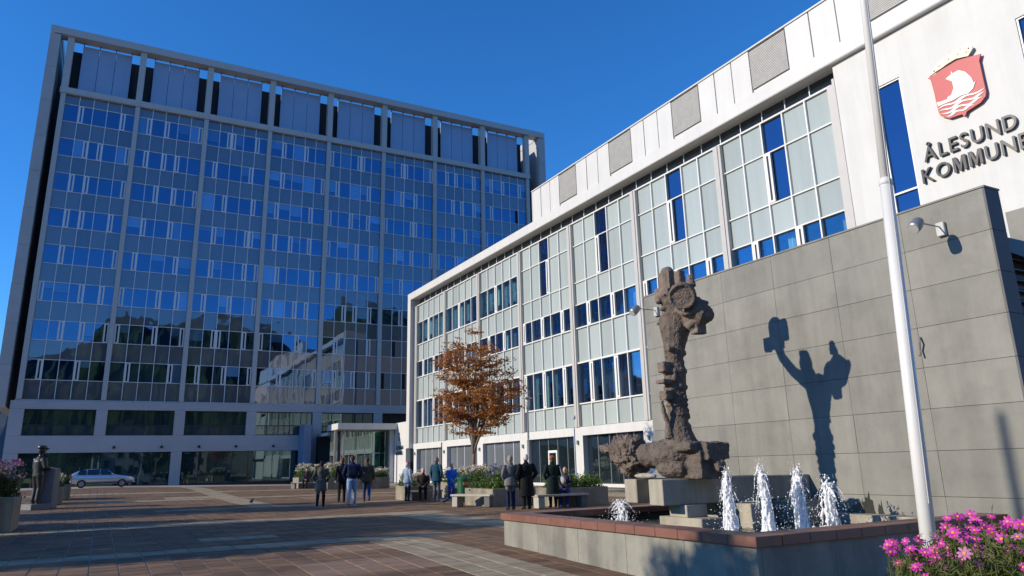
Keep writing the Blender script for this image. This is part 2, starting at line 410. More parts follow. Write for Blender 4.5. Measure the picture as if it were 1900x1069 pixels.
# curtain wall
pw = (BW-.44)/5
unit = MB().box(-.5, .5, -.5, .5, -.5, .5)
mp_glass = unit.mesh('pane', M['tower_glass']); mp_blind = unit.mesh('pane', M['tower_blind']); mp_sp = unit.mesh('spandrel_panel', M['tower_spandrel'])
cz = MB(); w_, h_ = .215, .91
for bx_ in ((-w_, -w_+.135, -.05, .05, -h_, h_), (w_-.135, w_, -.05, .05, -h_, h_), (-w_+.135, w_-.135, -.05, .05, -h_, -h_+.09), (-w_+.135, w_-.135, -.05, .05, h_-.09, h_)): cz.box(*bx_, 0)
cz.box(-w_+.135, w_-.135, -.02, .02, -h_+.09, h_-.09, 1)
mp_cas = cz.mesh('casement', [M['white_frame'], M['tower_glass']])
rt = random.Random(11)
panes_rest = MB(); sp_rest = MB(); npane = nsp = 0
def hidden(x, z):      # behind the office wing as the square sees it
    return x > 26+max(0, (z-13))*1.15 or (x > 44 and z < 36)
def pane_at(mesh, name, x, z, w, h, part):
    tilt = (rt.gauss(0, .0026), 0, rt.gauss(0, .0026))
    return inst(name, mesh, tower, (x, TY+.1, z), tilt, (w, .03, h))
cas_cells = {}
for k in range(NB):
    xs0 = X0+BW*k+.22
    for r in range(8):
        zb = WB[r]
        # casements sit beside the mullions, two or three to a bay, never at the same places twice
        pos = rt.choice([(1,2,4),(0,2,4),(1,3),(1,3,4),(0,2,4),(1,4),(0,2,3),(0,3),(1,2,4)])
        for i in range(5):
            xa = xs0+pw*i; xb = xa+pw; zc = zb+WH/2
            if i in pos:
                left = rt.random() < .5
                xc = xa+.24 if left else xb-.24
                if not hidden(xc, zc):
                    inst('casement', mp_cas, tower, (xc, TY+.04, zc))
                if left: xa += .44
                else: xb -= .44
            me = mp_blind if rt.random() < .3 else mp_glass
            if hidden((xa+xb)/2, zc) or npane >= 298:
                panes_rest.box(xa+.02, xb-.02, TY+.085, TY+.115, zb+.02, zb+WH-.02)
            else:
                if me is mp_blind and rt.random() < .6:      # blind drawn part way: pane split at its lower edge
                    cut = rt.uniform(.25, .7)*WH
                    pane_at(mp_blind, 'pane', (xa+xb)/2, zb+cut+(WH-cut)/2, xb-xa-.04, WH-cut-.04, 0)
                    panes_rest.box(xa+.02, xb-.02, TY+.09, TY+.12, zb+.02, zb+cut-.002)
                else: pane_at(me, 'pane', (xa+xb)/2, zc, xb-xa-.04, WH-.04, 0)
                npane += 1
        # spandrel under each window row
        z0 = 8.16 if r == 0 else WB[r-1]+WH
        for i in range(5):
            xa = xs0+pw*i
            if hidden(xa, (z0+zb)/2) or nsp >= 298: sp_rest.box(xa+.015, xa+pw-.015, TY+.06, TY+.09, z0+.015, zb-.015)
            else: pane_at(mp_sp, 'spandrel_panel', xa+pw/2, (z0+zb)/2, pw-.03, zb-z0-.03, 0); nsp += 1
    z0 = WB[7]+WH
    for i in range(5):
        xa = xs0+pw*i
        sp_rest.box(xa+.015, xa+pw-.015, TY+.06, TY+.09, z0+.015, 38.3)
    for i in range(1, 5):
        tb('mullion', M['tower_mullion'], (xs0+pw*i-.028, xs0+pw*i+.028, TY-.02, TY+.13, 8.17, 38.31))
    for r in range(8):
        for z in (WB[r], WB[r]+WH):
            tb('transom', M['tower_mullion'], (xs0, xs0+pw*5, TY+.0, TY+.14, z-.025, z+.025))
stuff(panes_rest.build('panes_beyond', M['tower_glass'], tower)); stuff(sp_rest.build('spandrels_beyond', M['tower_spandrel'], tower))
tb('ledge', M['tower_frame'], (X0-.3, XE+.3, TY-.12, TY+.24, 8.02, 8.15))
# base storeys in concrete frame
tb('base_beam', M['tower_conc2'], (X0-.55, XE+.4, TY-.3, TY+.24, 7.28, 8.01))
tb('base_beam', M['tower_conc2'], (X0-.55, XE+.4, TY-.3, TY+.24, 3.42, 4.93))
for k in range(NB+1):
    x = X0+BW*k; w = .55 if k == 0 else .47
    tb('column', M['tower_conc2'], (x-w, x+w, TY-.304, TY+.24, 4.94, 7.27))
    if k % 2 == 0: tb('column', M['tower_conc2'], (x-w, x+w, TY-.304, TY+.24, .05, 3.41))
for k in range(NB):
    xa = X0+BW*k+.48; xb = X0+BW*(k+1)-.48; n = 5; w = (xb-xa)/n
    tb1('window_frame', M['dark_frame'], (xa, xb, TY+.02, TY+.12, 4.94, 5.02), (xa, xb, TY+.02, TY+.12, 7.2, 7.27), (xa, xb, TY+.02, TY+.12, 5.86, 5.94),
       *[(xa+w*i-.03 if 0 < i < n else xa+(w*i if i == 0 else w*i-.05), xa+w*i+.03 if 0 < i < n else xa+(w*i+.05 if i == 0 else w*i), TY+.021, TY+.121, 5.02, 7.2) for i in range(n+1)])
unit_low = unit.mesh('pane', M['low_glass']); unit_lp = unit.mesh('panel', M['low_panel'])
for k in range(NB):
    xa = X0+BW*k+.48; xb = X0+BW*(k+1)-.48; n = 5; w = (xb-xa)/n
    if k > 4: continue
    for i in range(n):
        inst('lower_pane', unit_low, tower, (xa+w*(i+.5), TY+.1, 6.57), (rt.gauss(0,.003), 0, rt.gauss(0,.003)), (w-.05, .03, 1.26))
        inst('lower_panel', unit_lp, tower, (xa+w*(i+.5), TY+.1, 5.44), (rt.gauss(0,.003), 0, rt.gauss(0,.003)), (w-.05, .03, .84))
for k in range(0, NB, 2):
    xa = X0+BW*k+.5; xb = X0+BW*(k+2)-.5; n = 8; w = (xb-xa)/n
    for i in range(n):
        inst('shop_pane', unit_low, tower, (xa+w*(i+.5), TY+.14, 1.92), (rt.gauss(0,.003), 0, rt.gauss(0,.003)), (w-.03, .03, 2.96))
    tb('shop_plinth', M['dark_frame'], (xa, xb, TY+.0, TY+.13, .05, .45))
    for i in range(1, n): tb('shop_mullion', M['dark_frame'], (xa+w*i-.02, xa+w*i+.02, TY+.11, TY+.2, .46, 3.41))
for x in (.9, 4.9, 8.2, 11.6, 15.2, 18.2):
    b = MB(); b.ball((x, TY-.42, 3.86), .13, 10, 8); b.box(x-.05, x+.05, TY-.4, TY-.305, 3.8, 3.92); b.build('wall_light', M['black_metal'], tower, smooth=False)
# ------------------------------------------------------------------ office wing with pale glass
RX = 25.93; BY = [66.7-6.93*k for k in range(8)]          # bay lines, far to near
wing = thing('office_wing', 'low white office wing with pale glass panels, crest and roof screen', 'building', (34, 40, 0))
def wb(name, mt, *boxes, bevel=0):
    names = []
    for q in boxes:
        b = MB(); b.box(*q); names.append(b.build(name, mt, wing, bevel=bevel))
    return names[0]
def wb1(name, mt, *boxes, bevel=0):      # one frame made of butted bars
    b = MB()
    for q in boxes: b.box(*q)
    return b.build(name, mt, wing, bevel=bevel)
YN = 5.0                                                   # near end
wb('core', M['room'], (RX+1.6, 44, YN, 67.2, .05, 17.5)); wb('roof_plant', M['white_panel'], (26.6, 43, YN+.2, 42.8, 18.25, 20.2))
wb('fascia', M['white_panel'], (25.4, RX+2.5, YN-.4, 68.05, 17.58, 18.22))
wb('fascia_soffit', M['fascia_under'], (25.42, RX+.6, YN-.3, 67.2, 17.55, 17.579))
wb('end_frame', M['white_panel'], (25.4, RX+1.0, 67.28, 68.05, 3.2, 17.57))
wb('end_wall', M['white_wall'], (RX+1.0, 44, 67.3, 68.0, .05, 17.57))
# roof screen: panels and louvred vents
sy = 43.2; k = 0
vents = ((39.55, 37.45), (33.75, 31.55), (27.9, 25.75), (22.2, 20.0), (16.0, 13.9))
cuts = [43.2]
for a, c in vents: cuts += [a, c]
cuts.append(YN-.3)
scr = MB(); scr.box(25.66, 26.4, YN-.3, 43.15, 18.23, 20.58); scr.build('screen_core', M['white_panel'], wing)
for s in range(0, len(cuts)-1, 2):
    a, c = cuts[s], cuts[s+1]; n = max(1, round((a-c)/1.27)); w = (a-c)/n
    for i in range(n):
        wb('screen_panel', M['white_panel'], (25.56+.006*(i % 2), 25.655, a-w*(i+1)+.03, a-w*i-.03, 18.24, 20.56))
for a, c in vents:
    b = MB(); b.box(25.6, 25.655, c+.02, a-.02, 18.5, 20.5); b.build('vent_backing', M['vent_gap_shade'], wing)
    n = 26
    for i in range(n):
        z = 18.52+1.98*i/n
        wb('vent_slat', M['louvre'], (25.56, 25.595, c+.03, a-.03, z, z+.05))
wb('screen_coping', M['white_panel'], (25.50, 26.45, YN-.3, 43.22, 20.585, 20.66))
wb('screen_end', M['white_panel'], (25.54, 26.4, 43.16, 43.22, 18.23, 20.58))
# clerestory band under the fascia
for k in range(7):
    for i in range(5):
        y1 = BY[k]-6.93/5*i; y0 = y1-6.93/5
        inst('clerestory_pane', bpy.data.meshes.get('clerestory_pane') or unit.mesh('clerestory_pane', M['dark_band']), wing, (RX+.25, (y0+y1)/2, 17.22), (0,0,0), (.03, 6.93/5-.06, .70))
        wb('clerestory_bar', M['tower_mullion'], (RX+.2, RX+.27, y0-.022, y0+.022, 16.9, 17.54))
wb('head_rail', M['white_frame'], (RX-.06, RX+.5, BY[7]+.1, BY[0]+.0, 16.80, 16.88))
# pilasters
for k in range(8):
    y = BY[k]
    b = MB()
    for dy in (-.17, 0, .17): b.box(RX-.16-(.03 if dy == 0 else 0), RX+.3, y+dy-.075, y+dy+.075, 3.6, 16.79)
    b.box(RX-.10, RX+.29, y-.24, y+.24, 3.605, 16.78); b.build('pilaster', M['pilaster'], wing)
sub = 6.93/5
rw = random.Random(21)
ZR_A = [(3.62,5.02,'p'),(5.05,7.5,'w'),(7.56,9.76,'p'),(9.8,11.27,'w'),(11.31,12.92,'p'),(12.96,15.1,'t'),(15.14,16.78,'p')]
ZR_B = [(3.62,5.02,'p'),(5.05,7.5,'w'),(7.56,9.76,'p'),(9.8,11.27,'w'),(11.31,12.74,'p'),(12.78,15.22,'n'),(15.26,16.78,'n')]
pp = unit.mesh('glass_panel', M['pale_glass']); pg = unit.mesh('pane', M['rb_glass']); pt = unit.mesh('pane', M['rb_tint'])
def casement(y, z0, z1, w=.36):
    h = (z1-z0)/2-.02; w /= 2
    b = MB()
    for q in ((-.05,.07,-w,-w+.12,-h,h),(-.05,.07,w-.12,w,-h,h),(-.05,.07,-w+.12,w-.12,-h,-h+.11),(-.05,.07,-w+.12,w-.12,h-.11,h)): b.box(*q, 0)
    b.box(.0,.04,-w+.12,w-.12,-h+.11,h-.11,1)
    o = b.build('casement', [M['white_frame'], M['dark_frame']], wing, at=(RX, y, (z0+z1)/2)); return o
def curtain(y0, y1, z0, z1, mt, depth=.45):
    b = MB(); n = max(6, int((y1-y0)/.07)); pts = []
    for i in range(n+1):
        y = y0+(y1-y0)*i/n; pts.append((RX+depth+.05*math.sin(i*1.9)+rw.uniform(-.012,.012), y))
    for i in range(n):
        (xa, ya), (xb, yb) = pts[i], pts[i+1]
        b.face(((xa,ya,z0),(xb,yb,z0),(xb,yb,z1),(xa,ya,z1)))
    b.build('curtain', mt, wing, smooth=True)
for k in range(7):
    yt = BY[k]-.26; wsub = (6.93-.52)/5
    rows = ZR_A if k < 3 else ZR_B
    nsel = {3: 2, 4: 2, 5: 2, 6: 2}.get(k, -1)
    for (z0, z1, kind) in rows:
        if k >= 5 and z1 < 9: kind = 'p'
        for i in range(5):
            y1 = yt-wsub*i; y0 = y1-wsub; yc = (y0+y1)/2
            if kind == 'p' or (kind == 'n' and i != nsel):
                inst('glass_panel', pp, wing, (RX+.08, yc, (z0+z1)/2), (0, rw.gauss(0,.001), rw.gauss(0,.001)), (.04, wsub-.05, z1-z0-.02))
            elif kind == 'n':
                ya, yb = y0, y1
                if z1 < 15.5:
                    if k in (3,): casement(y0+.2, z0, z1); ya += .4
                    else: casement(y1-.2, z0, z1); yb -= .4
                inst('pane', pt, wing, (RX+.1, (ya+yb)/2, (z0+z1)/2), (0, rw.gauss(0,.002), rw.gauss(0,.002)), (.03, yb-ya-.05, z1-z0-.03))
            else:
                ya, yb = y0, y1
                if (kind == 't' and i == 2) or (kind == 'w' and i in ((1, 3) if k % 2 == 0 else (0, 2, 4)) and k > 1) or (kind == 'w' and i in (1, 3) and k < 2):
                    casement(y1-.2, z0, z1, .34); yb -= .38
                inst('pane', pg if rw.random() < .999 else pt, wing, (RX+.1, (ya+yb)/2, (z0+z1)/2), (0, rw.gauss(0,.0025), rw.gauss(0,.0025)), (.025, yb-ya-.05, z1-z0-.03))
                if kind == 't' and not (k == 1 and i > 2):
                    lo = z0+rw.choice([.05, .05, .5, .7]); curtain(y0+.03, y1-.03, lo, z1, M['curtain'])
                elif kind == 'w' and rw.random() < .45:
                    a = rw.uniform(0, .5)*wsub; curtain(y0+a, min(y1, y0+a+rw.uniform(.3, .6)), z0, z1, M['curtain_blue'] if rw.random() < .5 else M['curtain'], .5)
    # mullions and rails
    for i in range(1, 5):
        y = yt-wsub*i; wb('mullion', M['white_frame'], (RX-.05, RX+.14, y-.035, y+.035, 3.61, 16.79))
    for (z0, z1, kind) in rows[1:]:
        t = .07 if kind in 'wt' else .035
        wb('rail', M['white_frame'], (RX-.03-(.03 if kind in 'wt' else 0), RX+.14, yt-wsub*5, yt, z0-.04-t/2, z0+.0))
        if kind == 'w' and z0 > 5 and z0 < 6:
            wb('rail', M['white_frame'], (RX-.07, RX+.14, yt-wsub*5, yt, z1, z1+.1))
    wb('floor_slab', M['room'], (RX+.3, RX+1.6, yt-wsub*5, yt, 7.6, 7.8), (RX+.3, RX+1.6, yt-wsub*5, yt, 11.4, 11.6))
# ground floor: beam, columns, shop glass
wb('base_beam', M['white_wall'], (RX-.1, RX+.6, BY[7], 67.27, 3.08, 3.6))
for k in range(8):
    w = .5 if k != 0 else .35
    wb('column', M['white_wall'], (RX-.104, RX+.5, BY[k]-w, BY[k]+w, .05, 3.079))
    b = MB(); b.tube([(RX-.2, BY[k], 2.55), (RX-.2, BY[k], 2.8)], .07, 10); b.box(RX-.18, RX-.105, BY[k]-.03, BY[k]+.03, 2.62, 2.74); b.build('wall_light', M['lamp_grey'], wing)
for k in range(5):
    y1 = BY[k]-.52; y0 = BY[k+1]+.52; n = 4 if k < 3 else 5; w = (y1-y0)/n
    mt = 'shop_frost' if k < 3 else 'shop_dark'
    me = unit.mesh('shop_pane', M[mt])
    for i in range(n):
        if k == 3 and i == 2: continue
        inst('shop_pane', me, wing, (RX+.25, y1-w*(i+.5), 1.66), (0, rw.gauss(0,.003), rw.gauss(0,.003)), (.03, w-.04, 2.8))
    wb('shop_sill', M['white_wall'], (RX+.0, RX+.4, y0, y1, .05, .24))
    for i in range(1, n): wb('shop_mullion', M['lamp_grey'] if k > 2 else M['tower_mullion'], (RX+.18, RX+.26, y1-w*i-.025, y1-w*i+.025, .25, 3.07))
    if k == 3:
        ya = y1-w*3+.03; yb = y1-w*2-.03
        d = wb1('door', M['white_frame'], (RX+.12, RX+.2, ya, ya+.13, .25, 2.3), (RX+.12, RX+.2, yb-.13, yb, .25, 2.3), (RX+.12, RX+.2, ya+.13, yb-.13, 2.14, 2.3), (RX+.12, RX+.2, ya+.13, yb-.13, .25, .5))
        b = MB(); b.box(RX+.15, RX+.17, ya+.13, yb-.13, .5, 2.14); q = b.build('pane', M['shop_dark'], wing)
        wb('transom_light', M['shop_dark'], (RX+.23, RX+.26, ya, yb, 2.36, 3.06))
# white crest wall at the near end with tall slot windows
Y1w = BY[7]-.26
segs = [(Y1w, 16.22, 3.6, 17.54), (15.17, 10.92, 3.6, 17.54), (9.9, YN, 3.6, 17.54)]
for a, c, z0, z1 in segs: wb('crest_wall', M['white_wall'], (25.65, RX+1.5, c, a, z0, z1))
for a, c in ((16.22, 15.17), (10.92, 9.9)):
    wb('crest_wall', M['white_wall'], (25.652, RX+1.5, c, a, 15.62, 17.54), (25.652, RX+1.5, c, a, 3.6, 9.0))
    wb1('slot_window_frame', M['tower_mullion'], (25.7, 25.8, c+.0, c+.06, 9.0, 15.62), (25.7, 25.8, a-.06, a, 9.0, 15.62), (25.7, 25.8, c+.06, a-.06, 15.56, 15.62), (25.7, 25.8, c+.06, a-.06, 11.05, 11.12))
    inst('slot_pane', unit.mesh('slot_pane', M['rb_tint']), wing, (25.79, (a+c)/2, 13.33), (0,0,0), (.03, a-c-.12, 4.4))
    inst('slot_pane', unit.mesh('slot_pane', M['rb_tint']), wing, (25.79, (a+c)/2, 10.0), (0,.01,0), (.03, a-c-.12, 2.04))
wb('edge_trim', M['pilaster'], (25.62, 25.9, Y1w-.0, Y1w+.12, 3.6, 16.95))
wb('wall_below', M['white_wall'], (RX-.05, RX+1.5, YN, BY[5], .05, 3.07))

# crest: shield, crown, ship, waves, standing off the wall
crest = thing('coat_of_arms', 'red shield with white ship, waves and cream crown on the white wall', 'crest', (25.6, 13.0, 14.0))
def yz(poly): return [(-u, v) for u, v in poly]
SH = [(-14.04,14.93),(-13.82,14.94),(-13.45,15.01),(-12.9,15.07),(-12.51,14.99),(-12.11,14.90),(-12.20,14.69),(-12.196,14.12),(-12.185,13.49),(-12.23,13.33),(-12.42,13.18),(-12.74,13.11),(-12.92,13.07),(-13.03,12.90),(-13.09,13.04),(-13.55,13.08),(-13.81,13.28),(-13.87,13.47),(-13.89,13.87),(-13.9,14.33),(-13.94,14.81)]
CR = [(-13.95,14.95),(-13.85,15.0),(-13.78,15.17),(-13.51,15.32),(-13.19,15.415),(-12.9,15.417),(-12.76,15.51),(-12.70,15.36),(-12.52,15.435),(-12.34,15.33),(-12.32,15.23),(-12.52,15.03),(-12.67,15.08),(-12.94,15.15),(-13.25,15.115),(-13.5,15.05),(-13.69,15.03)]
SP = [(-13.862,13.858),(-13.717,13.821),(-13.48,13.806),(-13.437,13.881),(-13.318,13.888),(-13.189,14.114),(-13.201,14.377),(-13.402,14.576),(-13.18,14.657),(-13.175,14.784),(-13.121,14.659),(-12.912,14.68),(-12.712,14.512),(-12.542,14.202),(-12.501,13.962),(-12.419,14.014),(-12.564,13.773),(-12.75,13.676),(-12.97,13.72),(-13.268,13.672),(-13.562,13.684),(-13.832,13.682)]
MB().prism(yz(SH), 'x', 25.50, 25.56).build('shield', [M['shield_red']], crest)
MB().prism(yz(CR), 'x', 25.49, 25.545).build('crown', [M['crown']], crest)
for (u, v, rr) in ((-13.55,15.2,.05),(-13.2,15.28,.05),(-12.85,15.3,.05),(-12.55,15.22,.05),(-13.75,15.08,.03),(-12.45,15.3,.03)):
    MB().ball((25.49, -u, v), (.03, rr, rr), 8, 6).build('crown_stud', M['shield_red'] if rr < .04 else M['white_frame'], crest, smooth=True)
MB().prism(yz(SP), 'x', 25.475, 25.499).build('ship', [M['shield_white']], crest)
for q, (ua, ub, za, zb, amp) in enumerate(((-13.86,-12.2,13.58,13.60,.035),(-13.85,-12.22,13.45,13.46,.04),(-13.80,-12.30,13.32,13.31,.04),(-13.62,-12.62,13.18,13.19,.03))):
    n = 28; top = []; bot = []
    for i in range(n+1):
        t = i/n; u = ua+(ub-ua)*t; z = za+(zb-za)*t+amp*math.sin(t*13+q)
        wd = .035*(1+.9*max(0, math.sin(t*13+q+1.5)))*(min(1, 6*t, 6*(1-t))+.1)
        top.append((u, z+wd)); bot.append((u, z-wd*.5))
    MB().prism(yz(top+bot[::-1]), 'x', 25.478, 25.499).build('wave', [M['shield_white']], crest)
MB().box(25.56, 25.648, 12.4, 12.5, 14.2, 14.3).box(25.56, 25.648, 13.5, 13.6, 14.2, 14.3).build('standoff', M['lamp_grey'], crest)

# lettering
def text_mesh(s, size, ext):
    if s == 'M':
        c_ = size*.70; w = .92*c_
        return MB().prism([(x*w, y*c_) for x, y in ((0,0),(0,1),(.27,1),(.5,.34),(.73,1),(1,1),(1,0),(.8,0),(.8,.70),(.58,0),(.42,0),(.2,.70),(.2,0))], 'z', -ext, ext).mesh('letter', M['letter'])
    c = bpy.data.curves.new('letter', 'FONT'); c.body = s; c.size = size; c.extrude = ext; c.offset = .009*size; c.resolution_u = 4
    o = bpy.data.objects.new('letter_tmp', c); COL.objects.link(o)
    dg = bpy.context.evaluated_depsgraph_get(); me = bpy.data.meshes.new_from_object(o.evaluated_get(dg))
    bpy.data.objects.remove(o); bpy.data.curves.remove(c)
    me.name = 'letter'; return me
def lettering(root, s, ystart, z, cap, width, x, mt, ext):
    """separate raised letters; the spacing is kept and the letters narrowed to the given run"""
    mes = [text_mesh(ch, cap/.70, ext) for ch in s]; ext_ = []
    for me in mes:
        me.materials.clear(); me.materials.append(mt); xs = [v.co.x for v in me.vertices]; ext_.append((min(xs), max(xs)-min(xs)))
    gap = cap*.2; sx = (width-gap*(len(s)-1))/sum(w for _, w in ext_); y = ystart
    for me, (x0, w) in zip(mes, ext_):
        o = obj('letter', me, root)
        o.rotation_euler = Matrix(((0,0,-1),(-1,0,0),(0,1,0))).to_euler()      # text x -> -Y, y -> Z, normal -> -X
        o.scale = (sx, 1, 1); o.location = Vector((x, y+x0*sx, z))-Vector(root['_at'])
        y -= w*sx+gap
sign = thing('wall_lettering', 'dark raised letters ÅLESUND KOMMUNE on the white wall under the crest', 'lettering', (25.6, 13, 11.5))
lettering(sign, 'ÅLESUND', 14.71, 11.85, .54, 3.24, 25.57, M['letter'], .045)
lettering(sign, 'KOMMUNE', 14.90, 11.07, .54, 3.66, 25.57, M['letter'], .045)
# ------------------------------------------------------------------ entrance between tower and wing
ent = thing('entrance_porch', 'white entrance canopy with green glass doors between tower and wing', 'entrance', (22, 73, 0))
def eb(name, mt, *boxes, bevel=0):
    names = []
    for q in boxes:
        b = MB(); b.box(*q); names.append(b.build(name, mt, ent, bevel=bevel))
    return names[0]
def eb1(name, mt, *boxes, bevel=0):      # one frame made of butted bars
    b = MB()
    for q in boxes: b.box(*q)
    return b.build(name, mt, ent, bevel=bevel)
M['door_glass'] = clear_glass('door_glass', (.35,.55,.50), (.75,.9,.9), .22)
M['blue_wall'] = mat('blue_wall', (.20,.26,.36), .6)
eb('canopy', M['white_panel'], (19.44, 25.39, 70.4, 74.2, 5.10, 5.68)); eb('lobby_roof', M['fascia_under'], (19.5, 24.9, 74.21, 78.6, 4.7, 5.0)); eb('dark_pane', M['shop_dark'], (19.5, 20.45, 73.2, 73.24, .1, 5.06))
eb('side_wall', M['white_wall'], (25.4, 25.85, 68.06, 71.2, .05, 5.72))
eb('side_wall', M['white_wall'], (24.95, 25.38, 71.3, 78.8, .05, 5.08))
eb('back_wall', M['room'], (19.5, 24.94, 78.0, 78.7, .05, 4.69))
eb('blue_panel', M['blue_wall'], (17.7, 18.45, 76.5, 78.8, .1, 5.9))
eb('post', M['lamp_grey'], (19.5, 19.72, 71.6, 71.85, .05, 5.09)); eb('post', M['lamp_grey'], (20.5, 20.66, 72.2, 72.4, .05, 5.09))
dgm = unit.mesh('door_pane', M['door_glass'])
for i in range(5):
    inst('door_pane', dgm, ent, (20.9+.8*i, 73.0, 4.0), (0,0,0), (.76, .03, 2.1))
    inst('door_pane', dgm, ent, (20.9+.8*i, 73.0, 1.55), (0,0,0), (.76, .03, 2.6))
eb('door_rail', M['tower_mullion'], (20.5, 24.5, 72.92, 73.08, 2.86, 2.94))
for i in range(6): eb('door_post', M['tower_mullion'], (20.48+.8*i, 20.53+.8*i, 72.95, 73.05, .05, 5.06))
eb('screen_pane', M['door_glass'], (24.45, 24.48, 71.4, 72.9, .1, 5.0))
esign = thing('entrance_lettering', 'small dark lettering on the white side wall of the entrance', 'lettering', (25.3, 70, 3))
def small_text(s, y, z, cap, w): lettering(esign, s, y, z, cap, w, 25.38, M['letter'], .015)
small_text('ÅLESUND', 70.75, 3.15, .34, 2.1); small_text('RÅDHUS', 70.75, 2.62, .34, 1.9)
MB().box(25.36, 25.398, 69.75, 69.98, 3.95, 4.75).build('plaque', M['letter'], esign)

# ------------------------------------------------------------------ grey stone screen wall
wall = thing('stone_wall', 'freestanding grey stone panel wall behind the fountain', 'wall', (11.9, 10, 0))
WX = 11.7
MB().box(WX+.035, WX+.4, 5.95, 14.36, -.4, 5.42).build('wall_core', M['joint'], wall)
ym = [14.37, 14.0, 13.09, 11.66, 10.22, 8.79, 7.35, 5.93]; ym = [14.37, 13.09, 11.66, 10.22, 8.79, 7.35, 5.93]
zm = [-.4, .07, .77, 1.47, 2.17, 2.87, 3.57, 4.07+.05, 4.76, 5.44]
zm = [-.4, .07, .77, 1.47, 2.13, 2.79, 3.45, 4.10, 4.76, 5.44]
rr = random.Random(5)
for j in range(len(zm)-1):
    for i in range(len(ym)-1):
        d = rr.uniform(0, .004)
        MB().box(WX+d, WX+.034, ym[i+1]+.0035, ym[i]-.0035, zm[j]+.0035, zm[j+1]-.0035).build('stone_panel', M['grey_stone'], wall)
for j in range(len(zm)-1):
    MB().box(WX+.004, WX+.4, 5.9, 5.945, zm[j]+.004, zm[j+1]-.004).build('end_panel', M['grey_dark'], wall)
MB().box(WX-.012, WX+.42, 5.89, 14.39, 5.445, 5.475).build('coping', M['grey_stone'], wall)
M['wet_dark'] = mat('wet_dark', (.03,.03,.026), .35, var=.2); M['wet'] = mat('wet', (.12,.115,.09), .4, var=.2)
for poly, mtn, lab in (([(9.26,.40),(9.2,.44),(9.14,.53),(9.08,.52),(9.03,.60),(8.98,.58),(8.93,.66),(8.89,.62),(8.84,.70),(8.82,.40)], 'wet', 0), ([(8.86,.40),(8.83,.55),(8.85,.64),(8.79,.66),(8.77,.74),(8.74,.71),(8.69,.83),(8.69,.70),(8.64,.68),(8.63,.52),(8.59,.40)], 'wet_dark', 0), ([(8.56,.40),(8.56,.52),(8.53,.63),(8.5,.58),(8.48,.69),(8.47,.54),(8.43,.40)], 'wet_dark', 0), ([(8.2,.40),(8.17,.47),(8.15,.44),(8.12,.52),(8.08,.46),(8.03,.40)], 'wet', 0)):
    MB().prism(poly, 'x', WX-.003, WX+.002).build('wet_stain', [M[mtn]], wall)
lv = thing('louvre_box', 'dark slatted ventilation box behind the end of the grey stone wall', 'louvre', (13, 8, 0))
MB().box(12.15, 15.2, 6.75, 9.5, -.3, 5.0).build('casing', M['black_metal'], lv)
MB().prism([(12.12, 5.0), (14.9, 5.0), (15.25, 4.72), (15.25, 4.55), (12.12, 4.85)], 'y', 6.5, 9.5).build('hood', [M['black_metal']], lv)
for i in range(24):
    z = 4.72-.19*i
    MB().prism([(6.62, z-.05), (6.74, z+.03), (6.74, z+.05), (6.62, z-.03)], 'x', 12.16, 15.18).build('slat', [M['grey_dark']], lv)
ew = thing('annex_wall', 'grey stone annex wall behind the dark louvre box', 'wall', (19, 9, 0))
MB().box(16.5, 25.3, 7.2, 8.0, -.3, 6.4).build('wall_body', M['grey_stone'], ew)

def wall_lamp(y, z, label):
    t = thing('wall_lamp', label, 'lamp', (WX, y, z), group='spot lamps on arms on the grey wall')
    MB().box(-.07, 0, -.07, .07, -.13, .1).build('mount', M['lamp_glass'], t, local=True, bevel=.01)
    MB().tube([(-.03,0,.02), (-.62,0,.02)], .012, 8).build('arm', M['lamp_grey'], t, local=True)
    b = MB(); rings = []
    for (s, r) in ((-.04,.035),(0,.075),(.05,.095),(.12,.1),(.2,.1),(.24,.09)):
        c = Vector((-.6-s*.75, 0, .05-s*.65)); d = Vector((-.75,0,-.65)).normalized(); a = Vector((0,1,0)); e = d.cross(a)
        rings.append([c+(a*math.cos(q)+e*math.sin(q))*r for q in [2*math.pi*k/14 for k in range(14)]])
    b.loft(rings).build('lamp_head', M['lamp_grey'], t, smooth=True, local=True)
    e = Vector((-.75,0,-.65)).normalized(); c = Vector((-.6-.241*.75, 0, .05-.241*.65)); a = Vector((0,1,0)); f2 = e.cross(a)
    b = MB(); b.face([c+e*.012+(a*math.cos(q)+f2*math.sin(q))*.082 for q in [2*math.pi*k/14 for k in range(14)]]); b.build('lens', M['lamp_glass'], t, local=True)
wall_lamp(6.65, 4.98, 'spot lamp on arm at the free end of the grey wall')
wall_lamp(13.88, 5.0, 'spot lamp on arm beside the raised hand of the sculpture')
b = MB(); b.tube([(WX-.03, 7.32, 3.3), (WX-.08, 7.3, 3.2), (WX-.05, 7.33, 3.08), (WX-.1, 7.32, 2.98)], .018, 6)
tag(b.build('cable_hook', M['lamp_grey']), 'small metal hook on the grey wall beside the flagpole', 'hook')

# ------------------------------------------------------------------ fountain
ft = thing('fountain', 'low fountain basin with red granite rim before the grey wall', 'fountain', (9, 9.6, 0))
def fb(name, mt, *boxes, bevel=0):
    names = []
    for q in boxes:
        b = MB(); b.box(*q); names.append(b.build(name, mt, ft, bevel=bevel))
    return names[0]
def fb1(name, mt, *boxes, bevel=0):      # one frame made of butted bars
    b = MB()
    for q in boxes: b.box(*q)
    return b.build(name, mt, ft, bevel=bevel)
FX0, FX1, FY0, FY1 = 6.62, 11.69, 6.45, 12.72
